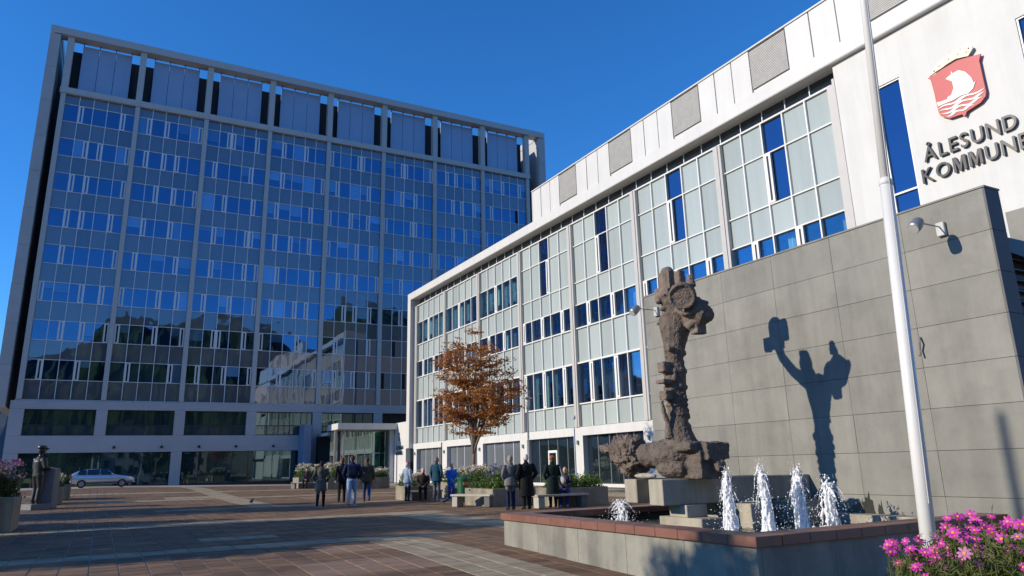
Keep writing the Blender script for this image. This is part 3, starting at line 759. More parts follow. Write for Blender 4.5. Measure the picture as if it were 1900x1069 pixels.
# outer skin in slabs, the left face towards the square
n = 5
for i in range(n):
    a = FY0+.05+(FY1-FY0-.1)*i/n; c = FY0+.05+(FY1-FY0-.1)*(i+1)/n
    fb('side_slab', M['basin_stone'], (FX0+.05, FX0+.12, a+.003, c-.003, -.35, .43))
for i in range(4):
    a = FX0+.121+(FX1-FX0-.12)*i/4; c = FX0+.121+(FX1-FX0-.12)*(i+1)/4
    fb('side_slab', M['basin_stone'], (a+.003, c-.003, FY0+.05, FY0+.12, -.35, .43))
    fb('side_slab', M['basin_stone'], (a+.003, c-.003, FY1-.12, FY1-.05, -.35, .43))
fb('basin_wall', M['pool_inside'], (FX0+.122, FX0+.35, FY0+.122, FY1-.122, -.3, .425), (FX0+.352, FX1, FY0+.122, FY0+.35, -.3, .425), (FX0+.352, FX1, FY1-.35, FY1-.122, -.3, .425), (FX0+.352, FX1, FY0+.352, FY1-.352, -.3, .05))
rg = random.Random(9)
def rim(x0, x1, y0, y1, along, n):
    for i in range(n):
        if along == 'y': q = (x0, x1, y0+(y1-y0)*i/n+.003, y0+(y1-y0)*(i+1)/n-.003)
        else: q = (x0+(x1-x0)*i/n+.003, x0+(x1-x0)*(i+1)/n-.003, y0, y1)
        fb('rim_stone', M['red_granite'], (*q, .432, .55+rg.uniform(-.002,.002)), bevel=.006)
rim(FX0, FX0+.42, FY0, FY1, 'y', 14); rim(FX0+.425, FX1, FY0, FY0+.42, 'x', 10); rim(FX0+.425, FX1, FY1-.42, FY1, 'x', 10)
# water
mt, t, p = nm('water'); p.inputs['Base Color'].default_value = (.012,.018,.014,1); p.inputs['Roughness'].default_value = .06
tc = node(t, 'ShaderNodeTexCoord'); nz = node(t, 'ShaderNodeTexNoise', Scale=7., Detail=5.); L(t, tc.outputs['Object'], nz.inputs['Vector'])
bp = node(t, 'ShaderNodeBump', Strength=.9, Distance=.08); L(t, nz.outputs['Fac'], bp.inputs['Height']); L(t, bp.outputs[0], p.inputs['Normal']); M['water'] = mt
w = MB(); N = 40; rw_ = random.Random(4)
for j in range(N+1):
    for i in range(N+1):
        w.v.append((FX0+.34+(FX1-FX0-.34)*i/N, FY0+.34+(FY1-FY0-.68)*j/N, .31+rw_.uniform(-.012,.012)))
w.f = [(j*(N+1)+i, j*(N+1)+i+1, (j+1)*(N+1)+i+1, (j+1)*(N+1)+i) for j in range(N) for i in range(N)]; w.m = [0]*len(w.f)
w.build('water', M['water'], ft, smooth=True)
# inner back kerb and beams that carry the sculpture
fb('back_kerb', M['cast_concrete'], (11.35, 11.68, 6.9, 9.4, .1, .46))
fb('beam', M['cast_concrete'], (8.17, 11.69, 9.9, 10.26, .70, 1.117), bevel=.012)
fb('beam', M['cast_concrete'], (8.45, 11.69, 10.95, 11.3, .70, 1.11), bevel=.012)
fb('beam_infill', M['cast_concrete'], (8.75, 11.69, 10.262, 10.948, .80, 1.095))
fb('support', M['cast_concrete'], (8.55, 9.0, 9.45, 10.5, .05, .50), bevel=.012)
fb('support', M['cast_concrete'], (8.551, 9.0, 9.78, 10.22, .501, .699), bevel=.01)
fb('support', M['cast_concrete'], (9.55, 10.05, 9.35, 10.4, .05, .69), bevel=.012)
fb('support', M['cast_concrete'], (10.7, 11.3, 9.3, 10.2, .05, .69), bevel=.012)

# ------------------------------------------------------------------ sculpted figures from merged volumes
def remesh(b, voxel, smooth_it=2):
    me = b.mesh('tmp', M['rock']); o = bpy.data.objects.new('tmp', me); COL.objects.link(o)
    md = o.modifiers.new('r', 'REMESH'); md.mode = 'VOXEL'; md.voxel_size = voxel
    if smooth_it:
        sm = o.modifiers.new('s', 'SMOOTH'); sm.factor = .5; sm.iterations = smooth_it
    dg = bpy.context.evaluated_depsgraph_get(); r = bpy.data.meshes.new_from_object(o.evaluated_get(dg))
    bpy.data.objects.remove(o); bpy.data.meshes.remove(me)
    r.materials.clear(); return r
def rough(me, amp, scale, seed=0):
    from mathutils import noise
    n = len(me.vertices); co = np.zeros(n*3); me.vertices.foreach_get('co', co); co = co.reshape(-1, 3)
    no = np.zeros(n*3); me.vertices.foreach_get('normal', no); no = no.reshape(-1, 3)
    for i in range(n):
        p = Vector(co[i])*scale+Vector((seed*7.1, 0, 0))
        co[i] += no[i]*(amp*(noise.noise(p)+.6*noise.noise(p*2.7)+.35*noise.noise(p*6.1)))
    me.vertices.foreach_set('co', co.reshape(-1)); me.update()
# water jets
def ico_pts():
    t = (1+5**.5)/2; v = [(-1,t,0),(1,t,0),(-1,-t,0),(1,-t,0),(0,-1,t),(0,1,t),(0,-1,-t),(0,1,-t),(t,0,-1),(t,0,1),(-t,0,-1),(-t,0,1)]
    f = [(0,11,5),(0,5,1),(0,1,7),(0,7,10),(0,10,11),(1,5,9),(5,11,4),(11,10,2),(10,7,6),(7,1,8),(3,9,4),(3,4,2),(3,2,6),(3,6,8),(3,8,9),(4,9,5),(2,4,11),(6,2,10),(8,6,7),(9,8,1)]
    l = math.sqrt(1+t*t); return [Vector(p)/l for p in v], f
ICV, ICF = ico_pts()
mt, t, p = nm('spray'); p.inputs['Base Color'].default_value = (.95,.96,.97,1); p.inputs['Roughness'].default_value = .4
p.inputs['Subsurface Weight'].default_value = 0.; p.inputs['IOR'].default_value = 1.33
tr_ = node(t, 'ShaderNodeBsdfTransparent'); mx_ = node(t, 'ShaderNodeMixShader'); mx_.inputs[0].default_value = .72
L(t, tr_.outputs[0], mx_.inputs[1]); L(t, p.outputs[0], mx_.inputs[2]); L(t, mx_.outputs[0], t.nodes['Material Output'].inputs[0])
M['spray'] = mt
def jet(x, y, h, r, label, seed, lean=0.):
    g_ = random.Random(seed); b = MB(); z0 = .29
    def drop(c, s, st=1.):
        n = len(b.v); q = Euler((g_.random()*6, g_.random()*6, g_.random()*6)).to_matrix()
        for v in ICV:
            u = q @ (v*s*g_.uniform(.75,1.25)); b.v.append((c[0]+u.x, c[1]+u.y, c[2]+u.z*st))
        for f_ in ICF: b.f.append(tuple(n+i for i in f_)); b.m.append(0)
    root = thing('water_jet', label, 'water jet', (x, y, z0), group='fountain jets')
    # strands that climb close together, break at the top and fall back
    K_ = MB()
    for s in range(24):
        a = g_.uniform(0, 6.28); spread = g_.uniform(.05, 1.15)*r; top = h*g_.uniform(.55, 1.0)
        pts = []; rad = []; n = 16; wob = g_.uniform(0, 6)
        for i in range(n+1):
            t_ = i/n; z = z0-.02+top*(1-(1-t_)**1.5)
            k = .42+.5*(1-t_)**1.5
            pts.append((x+lean*t_+math.cos(a)*spread*k+.012*math.sin(wob+t_*9)+g_.gauss(0,.009), y+math.sin(a)*spread*k+g_.gauss(0,.009), z)); rad.append(g_.uniform(.009, .026)*(1.1-.55*t_))
        K_.tube(pts, rad, 6)
    for s in range(12):        # water falling back outside the rise
        a = g_.uniform(0, 6.28); out = r*g_.uniform(.7, 1.7); zt_ = h*g_.uniform(.6, .97); dr = g_.uniform(.25, .75)*zt_; pts = []
        for i in range(9):
            t_ = i/8; pts.append((x+lean+math.cos(a)*(r*.25+out*t_)+g_.gauss(0,.005), y+math.sin(a)*(r*.25+out*t_)+g_.gauss(0,.005), z0+zt_+.05*h*math.sin(t_*2)-dr*t_*t_))
        K_.tube(pts, [.013-.008*i/8 for i in range(9)], 5)
    K_.tube([(x,y,z0-.03),(x+lean*.5,y,z0+h*.5),(x+lean*.85,y,z0+h*.85)],[r*.42,r*.3,r*.14],9)
    me = remesh(K_, .010, 0); rough(me, .006, 22, seed); me.materials.append(M['spray'])
    me.polygons.foreach_set('use_smooth', [True]*len(me.polygons)); me.name = 'column'
    obj('column', me, root, (-x, -y, -z0))
    for s in range(150):
        a = g_.uniform(0, 6.28); t_ = g_.random(); k = r*(.6+1.1*(1-t_))*g_.uniform(.3, 1.5)
        drop((x+lean*t_+math.cos(a)*k, y+math.sin(a)*k, z0+h*t_*1.08), g_.uniform(.0025, .006), g_.uniform(1, 2.2))
    for s in range(60):
        a = g_.uniform(0, 6.28); t_ = g_.random()**.7; k = r*(.5+.9*(1-t_))*g_.uniform(.5, 1.15)
        drop((x+lean*t_+math.cos(a)*k, y+math.sin(a)*k, z0+h*t_*1.05), g_.uniform(.005, .017), g_.uniform(1, 1.8))
    for s in range(150):
        a = g_.uniform(0, 6.28); k = r*g_.uniform(.8, 3.6); t_ = g_.random()**2.2*.55
        drop((x+math.cos(a)*k, y+math.sin(a)*k, z0+h*t_), g_.uniform(.004, .010))
    for s in range(60):
        a = g_.uniform(0, 6.28); k = r*g_.uniform(.3, 2.6); drop((x+math.cos(a)*k, y+math.sin(a)*k, z0+.02), g_.uniform(.012,.034), .6)
    stuff(b.build('spray', M['spray'], root, smooth=True))
jet(8.65, 11.72, .43, .15, 'low spreading water jet left of the concrete beams', 1)
jet(8.56, 8.82, .98, .105, 'water jet rising before the tan concrete support', 2)
jet(8.94, 8.46, 1.06, .10, 'tallest water jet with a thin side strand', 3)
jet(9.64, 8.41, 1.0, .12, 'water jet just left of the statue shadow', 4, .0)
jet(10.49, 8.54, .80, .16, 'white foaming water jet in the statue shadow, rightmost', 5)

scu = thing('sculpture', 'tall rough brown stone figure with raised arms on the fountain beams', 'sculpture', (8.9, 10.2, 1.1))
B = MB()
# column body
B.tube([(8.85,10.15,1.66),(8.83,10.14,1.85),(8.8,10.11,2.05),(8.8,10.10,2.3),(8.8,10.10,2.62),(8.8,10.09,2.9),(8.8,10.08,3.0)], [.33,.25,.175,.165,.175,.195,.19], 16)
B.tube([(8.8,10.09,2.98),(8.8,10.09,3.15),(8.82,10.07,3.42),(8.85,10.05,3.72),(8.88,10.06,3.92),(8.9,10.1,4.02)], [.19,.16,.20,.275,.28,.15], 16)
for z, r, w in ((2.2,.185,.05),(2.36,.195,.03),(2.66,.21,.06),(2.95,.225,.05)): B.tube([(8.8,10.1,z-w),(8.8,10.1,z-w*.5),(8.8,10.1,z+w*.5),(8.8,10.1,z+w)], [r*.8,r,r,r*.8], 14)
gk = random.Random(8)
for _ in range(46):
    a = gk.uniform(0,6.28); z = gk.uniform(1.9,3.9); rr_ = .165 if z < 3 else .14+.09*min(1,(z-3)/.6); B.ball((8.81+math.cos(a)*rr_, 10.09+math.sin(a)*rr_, z), (gk.uniform(.02,.05), gk.uniform(.02,.05), gk.uniform(.02,.08)), 7, 5)
B.box(8.46,8.66,9.98,10.16,2.92,3.10); B.box(8.42,8.68,9.96,10.18,2.72,2.79); B.box(8.46,8.7,9.98,10.16,2.44,2.6)
B.tube([(8.42,10.06,2.42),(8.48,10.08,2.22),(8.56,10.1,2.05),(8.6,10.12,1.8)], [.03,.04,.045,.09], 10)
B.ball((8.62,10.02,2.82),(.06,.05,.06),8,6); B.ball((8.66,9.94,2.82),(.06,.05,.06),8,6); B.box(8.56,8.66,9.92,10.0,3.28,3.36)
# head, face turned towards the square
B.ball((8.93,10.25,4.27), (.155,.15,.22), 14, 10); B.tube([(8.78,10.3,4.32),(8.72,10.31,4.22)],[.03,.05],8); B.box(8.76,8.9,10.18,10.38,4.34,4.38); B.ball((8.80,10.27,4.11),(.07,.08,.035),8,6); B.tube([(8.9,10.14,3.95),(8.93,10.2,4.12)], .12, 10)
B.box(8.84,9.05,10.16,10.36,4.42,4.5)
# far raised arm with upright slab
B.tube([(8.95,10.24,3.92),(9.12,10.52,4.08),(9.3,10.72,4.34),(9.4,10.78,4.55)], [.15,.105,.10,.11], 12)
B.box(9.3,9.5,10.62,10.94,4.5,5.0); B.ball((9.4,10.78,5.02),(.11,.15,.09),12,8); B.box(9.42,9.58,10.46,10.6,4.58,4.98); B.box(9.32,9.46,10.94,11.12,4.45,4.72)
# near raised arm with drum, cup and fist
B.tube([(8.92,9.92,3.8),(8.98,9.72,3.82),(9.0,9.62,3.95),(8.95,9.62,4.2)], [.17,.15,.14,.12], 12)
B.tube([(8.58,9.5,4.17),(8.76,9.68,4.25)], [.20,.24], 20); dx_ = Vector((-.66,-.66,-.35)).normalized(); ca_ = Vector((8.58,9.5,4.17)); e1_ = dx_.orthogonal().normalized(); e2_ = dx_.cross(e1_)
B.tube([ca_+(e1_*math.cos(q)+e2_*math.sin(q))*.21 for q in [2*math.pi*k/20 for k in range(21)]], .03, 8)
B.tube([(8.86,9.72,4.06),(9.08,9.52,3.92)], [.2,.22], 18); cb_ = Vector((8.84,9.66,4.06)); db_ = Vector((-.55,-.35,.5)).normalized(); e1_ = db_.orthogonal().normalized(); e2_ = db_.cross(e1_)
B.tube([cb_+(e1_*math.cos(q)+e2_*math.sin(q))*.2 for q in [2*math.pi*k/20 for k in range(21)]], .04, 8); B.ball((9.08,9.54,3.9),(.19,.19,.17),12,8)
B.ball((8.92,9.68,3.72),(.13,.13,.09),10,8); B.box(8.9,9.12,9.54,9.72,3.56,3.72); B.tube([(8.9,9.6,4.4),(8.92,9.62,4.62)],[.10,.05],8)
fig = remesh(B, .018, 0); rough(fig, .010, 8, 1); rough(fig, .006, 28, 2); fig.materials.append(M['rock'])
for p_ in fig.polygons: p_.use_smooth = False
obj('figure', fig, scu, -Vector(scu['_at']))
B = MB()
B.box(8.52,9.15,9.55,10.4,1.57,1.71); B.box(8.78,9.28,9.42,9.66,1.42,1.70); B.box(8.7,9.2,9.52,10.0,1.118,1.56); B.ball((8.8,10.35,1.52),(.42,.55,.27),16,10); B.tube([(8.95,9.46,1.3),(9.1,9.42,1.36)],[.1,.1],8)
B.ball((8.66,10.7,1.52),(.32,.38,.22),14,10); B.ball((8.75,10.2,1.3),(.3,.4,.18),12,8)
base = remesh(B, .028, 0); rough(base, .022, 9, 3); base.materials.append(M['rock_dark']); obj('pedestal', base, scu, -Vector(scu['_at']))
B = MB()
B.ball((8.55,11.25,1.58),(.34,.42,.27),14,10); B.box(8.3,8.72,11.35,11.85,1.6,1.72); B.ball((8.45,11.05,1.55),(.28,.3,.33),12,8); B.ball((8.6,11.5,1.75),(.2,.22,.16),10,8); B.ball((8.55,11.1,1.35),(.25,.3,.2),10,8)
bas = remesh(B, .03, 0); rough(bas, .065, 8, 5); bas.materials.append(M['rock']); obj('basket', bas, scu, -Vector(scu['_at']))
B = MB(); B.ball((8.35,10.55,1.17),(.08,.3,.05),10,6); o = B.build('shell_ledge', M['cast_concrete'], scu, smooth=True)
# ------------------------------------------------------------------ plants
def leaf_quads(b, c, n, spread, size, g_, flat=1., up=0., mi=0, aspect=.55):
    for _ in range(n):
        p = Vector((g_.gauss(0, spread), g_.gauss(0, spread), g_.gauss(0, spread*flat)))+c
        a = Vector((g_.gauss(0,1), g_.gauss(0,1), g_.gauss(0,.6)+up)).normalized(); q = Vector((g_.gauss(0,1), g_.gauss(0,1), g_.gauss(0,1)))
        s = a.cross(q)
        if s.length < .05: continue
        s.normalize(); l = size*g_.uniform(.6, 1.3); w = l*aspect
        nrm = a.cross(s)
        k = len(b.v)
        b.v += [tuple(p-a*l*.5), tuple(p+s*w*.5+nrm*l*.06), tuple(p+a*l*.5), tuple(p-s*w*.5+nrm*l*.06)]
        b.f.append((k, k+1, k+2, k+3)); b.m.append(mi)
def tree(name, label, at, h, seed, crown_r, z_low, leafm, nl=9, trunk_r=.13, leaf=.11, dens=26, flat=.35, fork=.25, group=None):
    g_ = random.Random(seed); t = thing(name, label, 'tree', at, group=group)
    tr = MB(); lv_ = MB(); H = h-at[2]
    fz = z_low-at[2]
    tr.tube([(0,0,-.1),(.02,.0,fz*.3),(.03,-.02,fz*.75),(.05,0,fz)], [trunk_r*1.25, trunk_r, trunk_r*.85, trunk_r*.9], 10)
    tips = []
    for i in range(nl):
        a = 2*math.pi*i/nl+g_.uniform(-.3,.3); out = g_.uniform(.35, 1.)*crown_r; top = fz+(H-fz)*(1.0-.62*(out/crown_r)**1.3)*g_.uniform(.85,1.)
        if i == 0: out *= .15; top = H*.97
        z0 = fz*g_.uniform(.62, .98)
        pts = []; rad = []
        for k in range(7):
            u = k/6; rr_ = out*(u**1.25); pts.append((.04+math.cos(a)*rr_+g_.gauss(0,.05)*u, math.sin(a)*rr_+g_.gauss(0,.05)*u, z0+(top-z0)*u**.9)); rad.append(trunk_r*.55*(1-u)**.9+.012)
        tr.tube(pts, rad, 7)
        for k in range(2, 7):
            base_ = Vector(pts[k])
            for s in range(5 if k < 6 else 3):
                aa = a+g_.uniform(-2.0, 2.0); env = crown_r*max(.18, 1-abs((base_.z-(fz+(H-fz)*.36))/((H-fz)*.66))**1.6)
                ln = g_.uniform(.3, .75)*env
                tip = base_+Vector((math.cos(aa)*ln, math.sin(aa)*ln, g_.uniform(-.02,.45)*ln))
                d2 = math.hypot(tip.x, tip.y)
                if d2 > env*1.1: tip.x *= env*1.1/d2; tip.y *= env*1.1/d2
                mid = (base_+tip)/2+Vector((0,0,.06))
                tr.tube([base_, mid, tip], [.02,.013,.006], 4)
                for u in (.35, .6, .85, 1.05): tips.append(base_.lerp(tip, u))
                for q in range(2):
                    tw = tip+Vector((g_.uniform(-.4,.4), g_.uniform(-.4,.4), g_.uniform(-.05,.25)))
                    tr.tube([base_.lerp(tip,.6), tw], [.008,.003], 3); tips.append(tw)
    for c in tips: leaf_quads(lv_, c, g_.randint(int(dens*.4), int(dens*1.2)), .17*crown_r/2.5, leaf, g_, flat)
    tr.build('trunk', M['bark'], t, smooth=True, local=True); lv_.build('crown', leafm, t, local=True); return t
M['autumn'] = leaf_mat('autumn', [(.14,.06,.02),(.34,.14,.03),(.46,.20,.04),(.48,.18,.03),(.46,.12,.04),(.36,.23,.05)], .4)
M['leaf_green'] = leaf_mat('leaf_green', [(.05,.10,.018),(.09,.16,.025),(.14,.20,.04),(.06,.12,.03)], .3)
M['leaf_dark'] = leaf_mat('leaf_dark', [(.02,.045,.012),(.04,.075,.02),(.06,.09,.025)], .25)
M['petal_white'] = leaf_mat('petal_white', [(.75,.72,.62),(.65,.55,.5),(.78,.70,.45)], .3)
M['petal_mix'] = leaf_mat('petal_mix', [(.45,.08,.16),(.6,.25,.3),(.65,.55,.5),(.35,.05,.25)], .3)
M['petal_violet'] = leaf_mat('petal_violet', [(.12,.10,.25),(.25,.2,.38),(.3,.28,.4)], .3)

def planter(label, x0, x1, y0, y1, h, plant, seed, flower=None, ph=.4, group='concrete planters on the square'):
    g_ = random.Random(seed); cx, cy = (x0+x1)/2, (y0+y1)/2; z = gh(cx, cy)
    t = thing('planter', label, 'planter', (cx, cy, z), group=group)
    hx, hy = (x1-x0)/2, (y1-y0)/2; w = .09
    MB().box(-hx,hx,-hy,-hy+w,.0,h).box(-hx,hx,hy-w,hy,.0,h).box(-hx,-hx+w,-hy+w,hy-w,.0,h).box(hx-w,hx,-hy+w,hy-w,.0,h).build('trough', M['planter'], t, local=True, bevel=.015)
    MB().box(-hx+w,hx-w,-hy+w,hy-w,.02,h-.08).build('soil', M['soil'], t, local=True)
    b = MB(); f_ = MB(); area = 4*hx*hy
    for _ in range(int(area*26)+10):
        px_, py_ = g_.uniform(-hx+.1, hx-.1), g_.uniform(-hy+.1, hy-.1); hh = ph*g_.uniform(.45, 1.15)
        for q in range(4):
            leaf_quads(b, Vector((px_, py_, h-.05+hh*(q+.7)/4)), 7, .085, .10, g_, 1., .8)
        b.tube([(px_,py_,h-.1),(px_+g_.uniform(-.05,.05),py_,h+hh)], [.008,.004], 3)
        if flower and g_.random() < (.25 if flower == 'petal_violet' else .62):
            for q in range(4): leaf_quads(f_, Vector((px_+g_.gauss(0,.06), py_+g_.gauss(0,.06), h+hh+.05+g_.gauss(0,.05))), 5, .035, .08, g_, .6, 0, 0, .9)
    stuff(b.build('foliage', M[plant], t, local=True))
    if flower: stuff(f_.build('blossoms', M[flower], t, local=True))
    return t
planter('sunlit concrete planter with green shrubs behind the pair in long coats', 12.15, 14.0, 23.9, 26.2, .62, 'leaf_green', 1, 'petal_violet', .62)
planter('concrete planter with sparse green plants right of the red-haired woman', 13.6, 15.7, 21.95, 23.4, .62, 'leaf_green', 2, None, .4)
planter('concrete planter with white flowers around the autumn tree', 14.3, 17.2, 31.6, 34.4, .7, 'leaf_green', 3, 'petal_white', .55)
planter('pale concrete planter beside the man in the light denim jacket', 12.0, 13.1, 31.6, 33.4, .62, 'leaf_green', 4, 'petal_white', .45)
planter('planter with white flowers near the tower, left of the parka woman', 12.3, 14.0, 54.2, 56.0, .75, 'leaf_green', 5, 'petal_white', .75)
planter('pale planter with flowers left of the entrance, behind the walkers', 13.4, 14.6, 50.6, 52.2, .75, 'leaf_green', 6, 'petal_white', .8)
planter('grey planter before the entrance doors', 15.0, 17.6, 50.2, 51.6, .75, 'leaf_green', 7, 'petal_white', .45)
planter('nearest left planter with pink and green plants at the picture edge', -4.0, -2.25, 18.6, 20.6, .9, 'leaf_dark', 8, 'petal_mix', .6, 'flower planters along the left edge')
planter('second left planter with dark leaves and cream flowers', -3.4, -1.9, 24.0, 26.2, .9, 'leaf_dark', 9, 'petal_mix', .75, 'flower planters along the left edge')
planter('left planter with yellow-green leaves beside the granite block', -2.6, -1.5, 42.5, 44.4, .8, 'leaf_green', 10, 'petal_white', .5, 'flower planters along the left edge')
planter('farthest left planter by the tail of the silver car', -2.4, -1.3, 46.5, 48.2, .8, 'leaf_dark', 11, None, .5, 'flower planters along the left edge')
tree('autumn_tree', 'autumn tree with rusty brown leaves in front of the white wing', (15.75, 33.0, .6), 8.15, 17, 2.2, 2.1, M['autumn'], nl=13, trunk_r=.105, leaf=.13, dens=10, flat=.28)
# trees beyond the left edge that throw the long shadows over the paving
tree('street_tree', 'leafy tree left of the square, shading the far paving', (-12.5, 35.3, 0), 10.2, 31, 3.6, 3., M['leaf_dark'], nl=10, leaf=.24, dens=16, flat=.8, trunk_r=.2, group='trees beside the square')
tree('street_tree', 'leafy tree left of the square, shading the middle paving', (-12.2, 23.2, 0), 10.4, 32, 3.4, 3., M['leaf_dark'], nl=10, leaf=.24, dens=16, flat=.8, trunk_r=.2, group='trees beside the square')
tree('street_tree', 'small leafy tree left of the fountain, shading its near side', (-9.6, 10.5, 0), 7.4, 33, 1.9, 2.8, M['leaf_dark'], nl=9, leaf=.22, dens=14, flat=.8, trunk_r=.15, group='trees beside the square')
tree('street_tree', 'low leafy tree left of the square, shading the left paving', (-10.5, 19.0, 0), 6.6, 34, 2.3, 2.2, M['leaf_dark'], nl=9, leaf=.22, dens=14, flat=.8, trunk_r=.14, group='trees beside the square')
tree('street_tree', 'lowest narrow tree left of the square, shading the left planters', (-8.6, 27.3, 0), 4.9, 35, 1.35, 1.5, M['leaf_dark'], nl=8, leaf=.2, dens=14, flat=.8, trunk_r=.1, group='trees beside the square')
tree('garden_tree', 'broad dark tree across the street, mirrored in the shop glass', (-3.5, -16, -.3), 9.5, 41, 3.2, 2.6, M['leaf_dark'], nl=9, leaf=.3, dens=9, flat=.8, trunk_r=.18, group='trees across the street')
tree('garden_tree', 'narrow dark tree across the street before the white house', (10, -19, -.3), 8.5, 42, 2.6, 2.6, M['leaf_dark'], nl=9, leaf=.3, dens=9, flat=.8, trunk_r=.18, group='trees across the street')
# ------------------------------------------------------------------ people
PM = {}
def pmat(key, col, rough=.8):
    if key not in PM: PM[key] = mat('cloth_'+key if key not in ('skin',) else 'skin', col, rough, var=.12, scale=9, bump=.15, bscale=60, spec=.15)
    return PM[key]
SKIN = (.52,.31,.22)
class Body:
    """tagged capsules and balls merged into one skin; each face takes the cloth of the nearest volume"""
    def __init__(s): s.b = MB(); s.seg = []
    def tube(s, tag_, pts, rad, ry=1., n=12, side=None):
        s.b.tube(pts, rad, n, ry=ry, side=side)
        rad = rad if hasattr(rad, '__len__') else [rad]*len(pts)
        k = (1+(ry if not hasattr(ry, '__len__') else sum(ry)/len(ry)))/2
        for i in range(len(pts)-1): s.seg.append((tag_, pts[i], pts[i+1], rad[i]*k, rad[i+1]*k))
        for i in (0, -1): s.b.ball(pts[i], tuple(rad[i]*q for q in (1, ry if not hasattr(ry,'__len__') else ry[i], .8)), 8, 6) if rad[i] < .12 else None
    def ball(s, tag_, c, r):
        s.b.ball(c, r, 14, 10); rr_ = r if not hasattr(r, '__len__') else sum(r)/3
        s.seg.append((tag_, c, c, rr_, rr_))
    def finish(s, cols, voxel=.014):
        me = remesh(s.b, voxel, 2); n = len(me.polygons)
        c = np.zeros(n*3); me.polygons.foreach_get('center', c); c = c.reshape(-1, 3)
        best = np.full(n, 1e9); idx = np.zeros(n, int); tags = list(cols)
        for tg, a, e, ra, re_ in s.seg:
            a = np.array(a, float); e = np.array(e, float); d = e-a; l2 = d@d
            t = np.clip(((c-a)@d)/l2, 0, 1) if l2 > 1e-9 else np.zeros(n)
            dist = np.linalg.norm(c-(a+t[:,None]*d), axis=1)-(ra+(re_-ra)*t)
            k = dist < best; best[k] = dist[k]; idx[k] = tags.index(tg)
        for tg in tags: me.materials.append(cols[tg])
        me.polygons.foreach_set('material_index', idx.astype(np.int32)); me.polygons.foreach_set('use_smooth', [True]*n); me.update(); return me
def hand(B, wr, d, fw, side):
    """palm and five fingers from the wrist along d; fw is the knuckle direction"""
    wr, d, fw = Vector(wr), Vector(d).normalized(), Vector(fw)
    fw = (fw-d*fw.dot(d)).normalized(); inn = d.cross(fw)*side
    B.tube('skin', [wr, wr+d*.05, wr+d*.09], [.026,.034,.032], .6)
    for i, (o, l) in enumerate(((-.026,.055),(-.009,.066),(.009,.062),(.025,.05))):
        p = wr+d*.085+fw*o; q = p+d*l*.55+inn*.008; B.tube('skin', [p, q, q+d*l*.4+inn*.022], [.0105,.010,.0085], n=8)
    p = wr+d*.03-fw*.028; B.tube('skin', [p, p-fw*.022+d*.03+inn*.01, p-fw*.025+d*.058+inn*.015], [.012,.011,.009], n=8)
